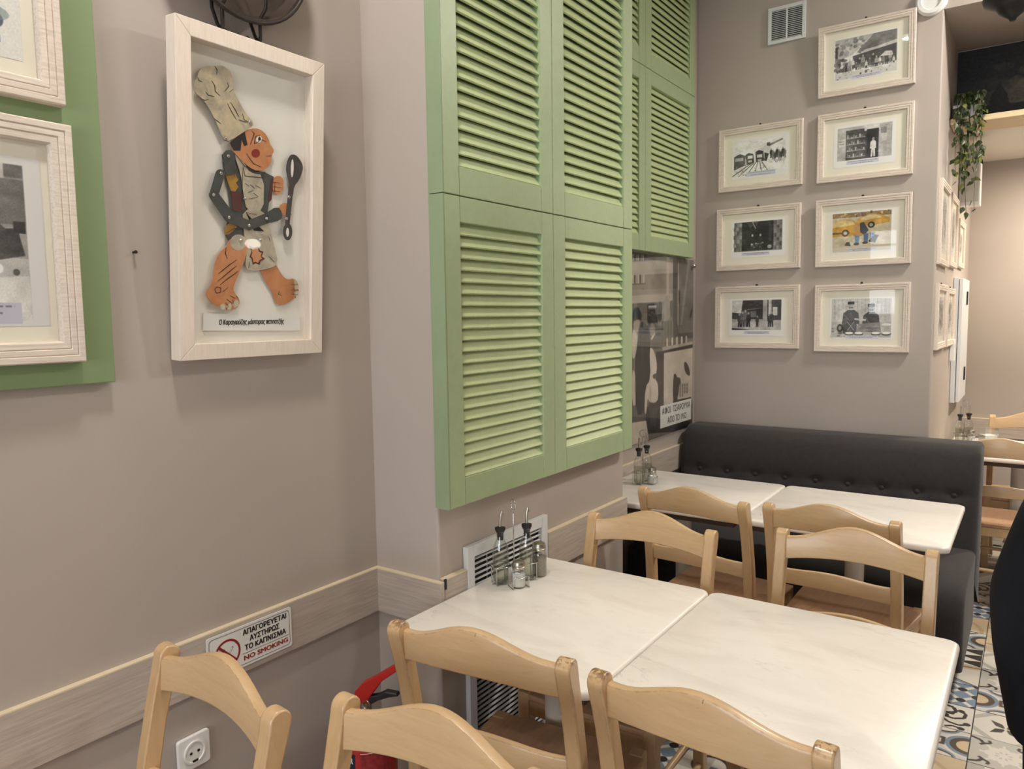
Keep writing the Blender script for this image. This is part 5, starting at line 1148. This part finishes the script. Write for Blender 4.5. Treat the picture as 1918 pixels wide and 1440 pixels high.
for i in range(n):
    a, b = hexa(.078, .086)[i], hexa(.105, .30)[i]; c2, d2 = hexa(.078, .086)[(i + 1) % n], hexa(.105, .30)[(i + 1) % n]
    obj('corner_bar', MB().tube([a, b], .006, 6), M['black_plastic'], ln, 60)
    obj('glass_side', MB().add([a, c2, d2, b], [(0, 1, 2, 3)]), glassy('lantern_glass', (.82, .74, .60), .12, .08, .5) if i == 0 else bpy.data.materials['lantern_glass'], ln)
obj('roof', MB().lathe([(.112, .30), (.118, .306), (.07, .36), (.02, .39), (.014, .42), (0, .425)], n=12), M['black_plastic'], ln, 40)
obj('bulb', MB().lathe([(0, .13), (.018, .14), (.026, .165), (.018, .19), (.012, .21), (.012, .30)], n=16), M['white_plastic'], ln, 60)
obj('rod', MB().tube([(0, 0, .42), (0, 0, CEIL - 2.476)], .006, 8), M['black_plastic'], ln, 60)
k = thing('storage_crate', 'red lidded crate on the floor below the far table', 'crate', (-.22, 5.96, 0))
obj('body', MB().box((-.08, -.10, 0), (.08, .10, .27)), M['red'], k, None, .008); obj('lid', MB().box((-.086, -.106, .271), (.086, .106, .30)), plain('dark_red_lid', (120, 26, 24), .4), k, None, .006)
obj('handle', MB().tube([(-.04, -.108, .18), (-.04, -.125, .175), (.04, -.125, .175), (.04, -.108, .18)], .005, 8), M['black_plastic'], k, 60)
k = thing('paper_stack', 'white stack of papers on the floor under the far chair', 'papers', (-.20, 5.80, 0))
for i in range(4): obj('sheet_pack', MB().box((-.075 + .004 * (i % 2), -.045, .03 * i), (.07 + .004 * (i % 3), .045, .03 * i + .029)), M['paper'], k, None, .002)
k = thing('dark_bag', 'dark bag with handles on the floor beside the red crate', 'bag', (-.015, 5.93, 0))
obj('body', MB().lathe([(0, 0), (.085, .002), (.098, .03), (.094, .18), (.080, .29), (.070, .30), (.066, .28), (0, .26)], n=24), M['black_cloth'], k, 50)
for y in (-.03, .03): obj('handle', MB().tube([(-.05, y, .29), (-.045, y, .37), (0, y, .41), (.045, y, .37), (.05, y, .29)], .006, 8), M['black_cloth'], k, 60)

t = thing('added_globe_lamp', 'lit globe wall lamp across the room, added for the glint in the puppet glass', 'lamp', (3.5, 4.69, 1.513), PI / 2)  # unseen lamp, added to make a small highlight in the puppet glass
obj('arm', MB().tube([(0, .0, 0), (0, .10, 0), (0, .12, .03)], .012, 8), M['black_plastic'], t, 60); obj('globe', MB().lathe([(0, -.05)] + [(.075 * math.cos(a), .05 * math.sin(a)) for a in np.linspace(-1.3, 1.3, 11)] + [(0, .05)], (0, .16, .12), 20), emitter('lit_globe', (1, .93, .82), 14.0), t, 60)

# ---------------------------------------------------------------- person in dark clothes at the right edge, leaning away from the camera
def skinned(name, chains, mat, parent, root_idx=0, sub=2, sm=True):
    """chains: list of [(x, y, z, r), ...]; a chain starting with an int continues from that vertex"""
    vs, es, rs = [], [], []
    for chn in chains:
        prev = None
        for p in chn:
            if isinstance(p, int): prev = p; continue
            vs.append(p[:3]); rs.append(p[3:] if len(p) > 4 else (p[3], p[3])); i = len(vs) - 1
            if prev is not None: es.append((prev, i))
            prev = i
    me = bpy.data.meshes.new(name); me.from_pydata(vs, es, []); me.materials.append(mat)
    o = link(name, me, parent); o.modifiers.new('skin', 'SKIN').use_smooth_shade = True
    for i, r in enumerate(rs): me.skin_vertices[0].data[i].radius = r
    for i in range(len(rs)): me.skin_vertices[0].data[i].use_root = (i == root_idx)
    s_ = o.modifiers.new('sub', 'SUBSURF'); s_.levels = sub; s_.render_levels = sub
    return o
PX, PY = .105, 2.05
pe = thing('person', 'person in black clothes at the right edge, seen from behind the hip', 'person', (PX, PY, 0), 0)
def baked(o):
    dg = bpy.context.evaluated_depsgraph_get(); dg.update(); me = bpy.data.meshes.new_from_object(o.evaluated_get(dg)); o.modifiers.clear(); o.data = me
    me.polygons.foreach_set('use_smooth', [True] * len(me.polygons)); return o
body = [[(0.01, 0, .92, .085), (.035, 0, 1.06, .085), (.10, 0, 1.22, .09), (.17, 0, 1.35, .085), (.225, 0, 1.44, .06), (.255, 0, 1.51, .055), (.275, 0, 1.585, .085, .075), (.285, 0, 1.665, .088, .078), (.285, 0, 1.71, .06)]]
for sx in (-1, 1):
    b = sum(len([p for p in c if not isinstance(p, int)]) for c in body)
    body.append([0, (-.01, sx * .085, .78, .060), (-.005, sx * .093, .50, .050), (.01, sx * .095, .46, .055), (-.03, sx * .095, .10, .040), (-.025, sx * .095, .045, .038), (.10, sx * .105, .03, .03)])
    b2_ = b + 6
    body.append([3, (.19, sx * .16, 1.37, .042), (.25, sx * .20, 1.14, .038), (.265, sx * .20, 1.11, .040), (.40, sx * .17, .99, .030), (.425, sx * .165, .975, .026), (.475, sx * .16, .955, .030, .016)])
    h = b + 6 + 5
    for q, (dy, L_, r) in enumerate(((-.026, .066, .0085), (-.009, .076, .009), (.009, .070, .0085), (.024, .056, .0075))):
        bx, by, bz = .505, sx * .16 + dy, .945
        body.append([h, (bx, by, bz, r), (bx + L_ * .45, by, bz - .012, r * .95), (bx + L_ * .75, by, bz - .030, r * .9), (bx + L_ * .9, by, bz - .05, r * .8)])
    body.append([h, (.485, sx * .16 - sx * .035, .94, .010), (.515, sx * .16 - sx * .046, .925, .0095), (.535, sx * .16 - sx * .046, .908, .0085)])
bo = baked(skinned('body', body, M['skin'], pe))
hair = MB(); nu, nv = 28, 16
for j in range(nv + 1):
    for i in range(nu): a, e = 2 * PI * i / nu, -1.05 + (PI / 2 + 1.05) * j / nv; hair.v.append((.274 + .099 * math.cos(a) * math.cos(e), .089 * math.sin(a) * math.cos(e), 1.655 + .092 * math.sin(e)))
for j in range(nv):
    for i in range(nu):
        q_ = [j * nu + i, j * nu + (i + 1) % nu, (j + 1) * nu + (i + 1) % nu, (j + 1) * nu + i]; mx = sum(hair.v[t][0] for t in q_) / 4 - .274; mz = sum(hair.v[t][2] for t in q_) / 4 - 1.655
        if not (mx > .028 and mz < .050) and not (mx > -.01 and mz < -.02): hair.f.append(q_); hair.m.append(0)
ho = obj('hair', hair, M['hair'], pe, 60); so_ = ho.modifiers.new('thickness', 'SOLIDIFY'); so_.thickness = .006; so_.offset = 1
fx = .362
for sy in (-1, 1):
    obj('eye', MB().lathe([(0, -.010), (.008, -.007), (.0105, 0), (.008, .007), (0, .010)], (fx - .008, sy * .032, 1.645), 12), M['white_plastic'], pe, 60)
    obj('pupil', MB().lathe([(0, -.0055), (.004, -.003), (.0045, 0), (.004, .003), (0, .0055)], (fx - .0005, sy * .0325, 1.644), 10), M['hair'], pe, 60)
    obj('ear', MB().lathe([(0, -.03), (.012, -.018), (.015, .004), (.010, .022), (0, .03)], (.275, sy * .084, 1.63), 10), M['skin'], pe, 60)
obj('nose', MB().tube([(fx - .004, 0, 1.655), (fx + .014, 0, 1.618), (fx + .010, 0, 1.605)], [.008, .013, .009], 10), M['skin'], pe, 60)
obj('mouth', MB().tube([(fx - .016, -.024, 1.578), (fx - .006, 0, 1.575), (fx - .016, .024, 1.578)], [.004, .007, .004], 8), plain('lips', (170, 100, 90), .5), pe, 60)
def loft(rings, n=28):
    """rings: (cx, cy, z, rx, ry), bottom to top"""
    mb = MB()
    for cx, cy, z, rx, ry in rings:
        for k in range(n):
            a = 2 * PI * k / n; mb.v.append((cx + rx * math.copysign(abs(math.cos(a)) ** .85, math.cos(a)), cy + ry * math.copysign(abs(math.sin(a)) ** .85, math.sin(a)), z))
    for j in range(len(rings) - 1):
        for k in range(n): mb.f.append([j * n + k, j * n + (k + 1) % n, (j + 1) * n + (k + 1) % n, (j + 1) * n + k]); mb.m.append(0)
    mb.f.append(list(range(n))[::-1]); mb.f.append([(len(rings) - 1) * n + k for k in range(n)]); mb.m += [0, 0]; return mb
def dense(r, n=5):
    out = []
    for a, b in zip(r[:-1], r[1:]): out += [tuple(a[i] + (b[i] - a[i]) * (k / n) for i in range(5)) for k in range(n)]
    out.append(r[-1]); v = np.array(out)
    for _ in range(3): v[1:-1] = (v[:-2] + 2 * v[1:-1] + v[2:]) / 4
    return [tuple(p) for p in v]
cr = [(-.002, 0, .585, .125, .175), (-.002, 0, .66, .140, .190), (-.002, 0, .78, .164, .200), (.0, 0, .90, .174, .198), (.014, 0, 1.01, .158, .185), (.034, 0, 1.10, .152, .185), (.10, 0, 1.24, .148, .20), (.17, 0, 1.36, .130, .20), (.205, 0, 1.43, .095, .13), (.225, 0, 1.475, .070, .075), (.235, 0, 1.50, .066, .068)]
co_ = obj('coat', loft(dense(cr)), M['black_cloth'], pe, 60)
for sx in (-1, 1):
    sl = [((.160, sx * .085, 1.385), .040), ((.175, sx * .125, 1.392), .056), ((.188, sx * .160, 1.375), .066), ((.205, sx * .195, 1.33), .068), ((.235, sx * .205, 1.22), .062), ((.262, sx * .207, 1.12), .058), ((.31, sx * .195, 1.065), .054), ((.36, sx * .182, 1.02), .047), ((.395, sx * .174, .995), .042)]
    obj('sleeve', MB().tube([p for p, r in sl], [r for p, r in sl], 18), M['black_cloth'], co_, 60)
    obj('trouser_leg', loft(dense([(-.028, sx * .100, .075, .060, .058), (-.024, sx * .098, .25, .066, .064), (-.012, sx * .096, .47, .078, .075), (-.006, sx * .093, .62, .090, .085), (-.006, sx * .090, .74, .105, .088)])), M['black_cloth'], pe, 60)
for sx in (-1, 1):
    mb = MB().prism(smooth_poly([(-.09, .0), (.17, .0), (.185, .03), (.15, .06), (.04, .085), (.0, .11), (-.07, .11), (-.095, .06)], 1), (0, sx * .098 - .045, 0), (1, 0, 0), (0, 0, 1), (0, .09, 0))
    obj('shoe', mb, M['black_rubber'], pe, 40, .015, 3)
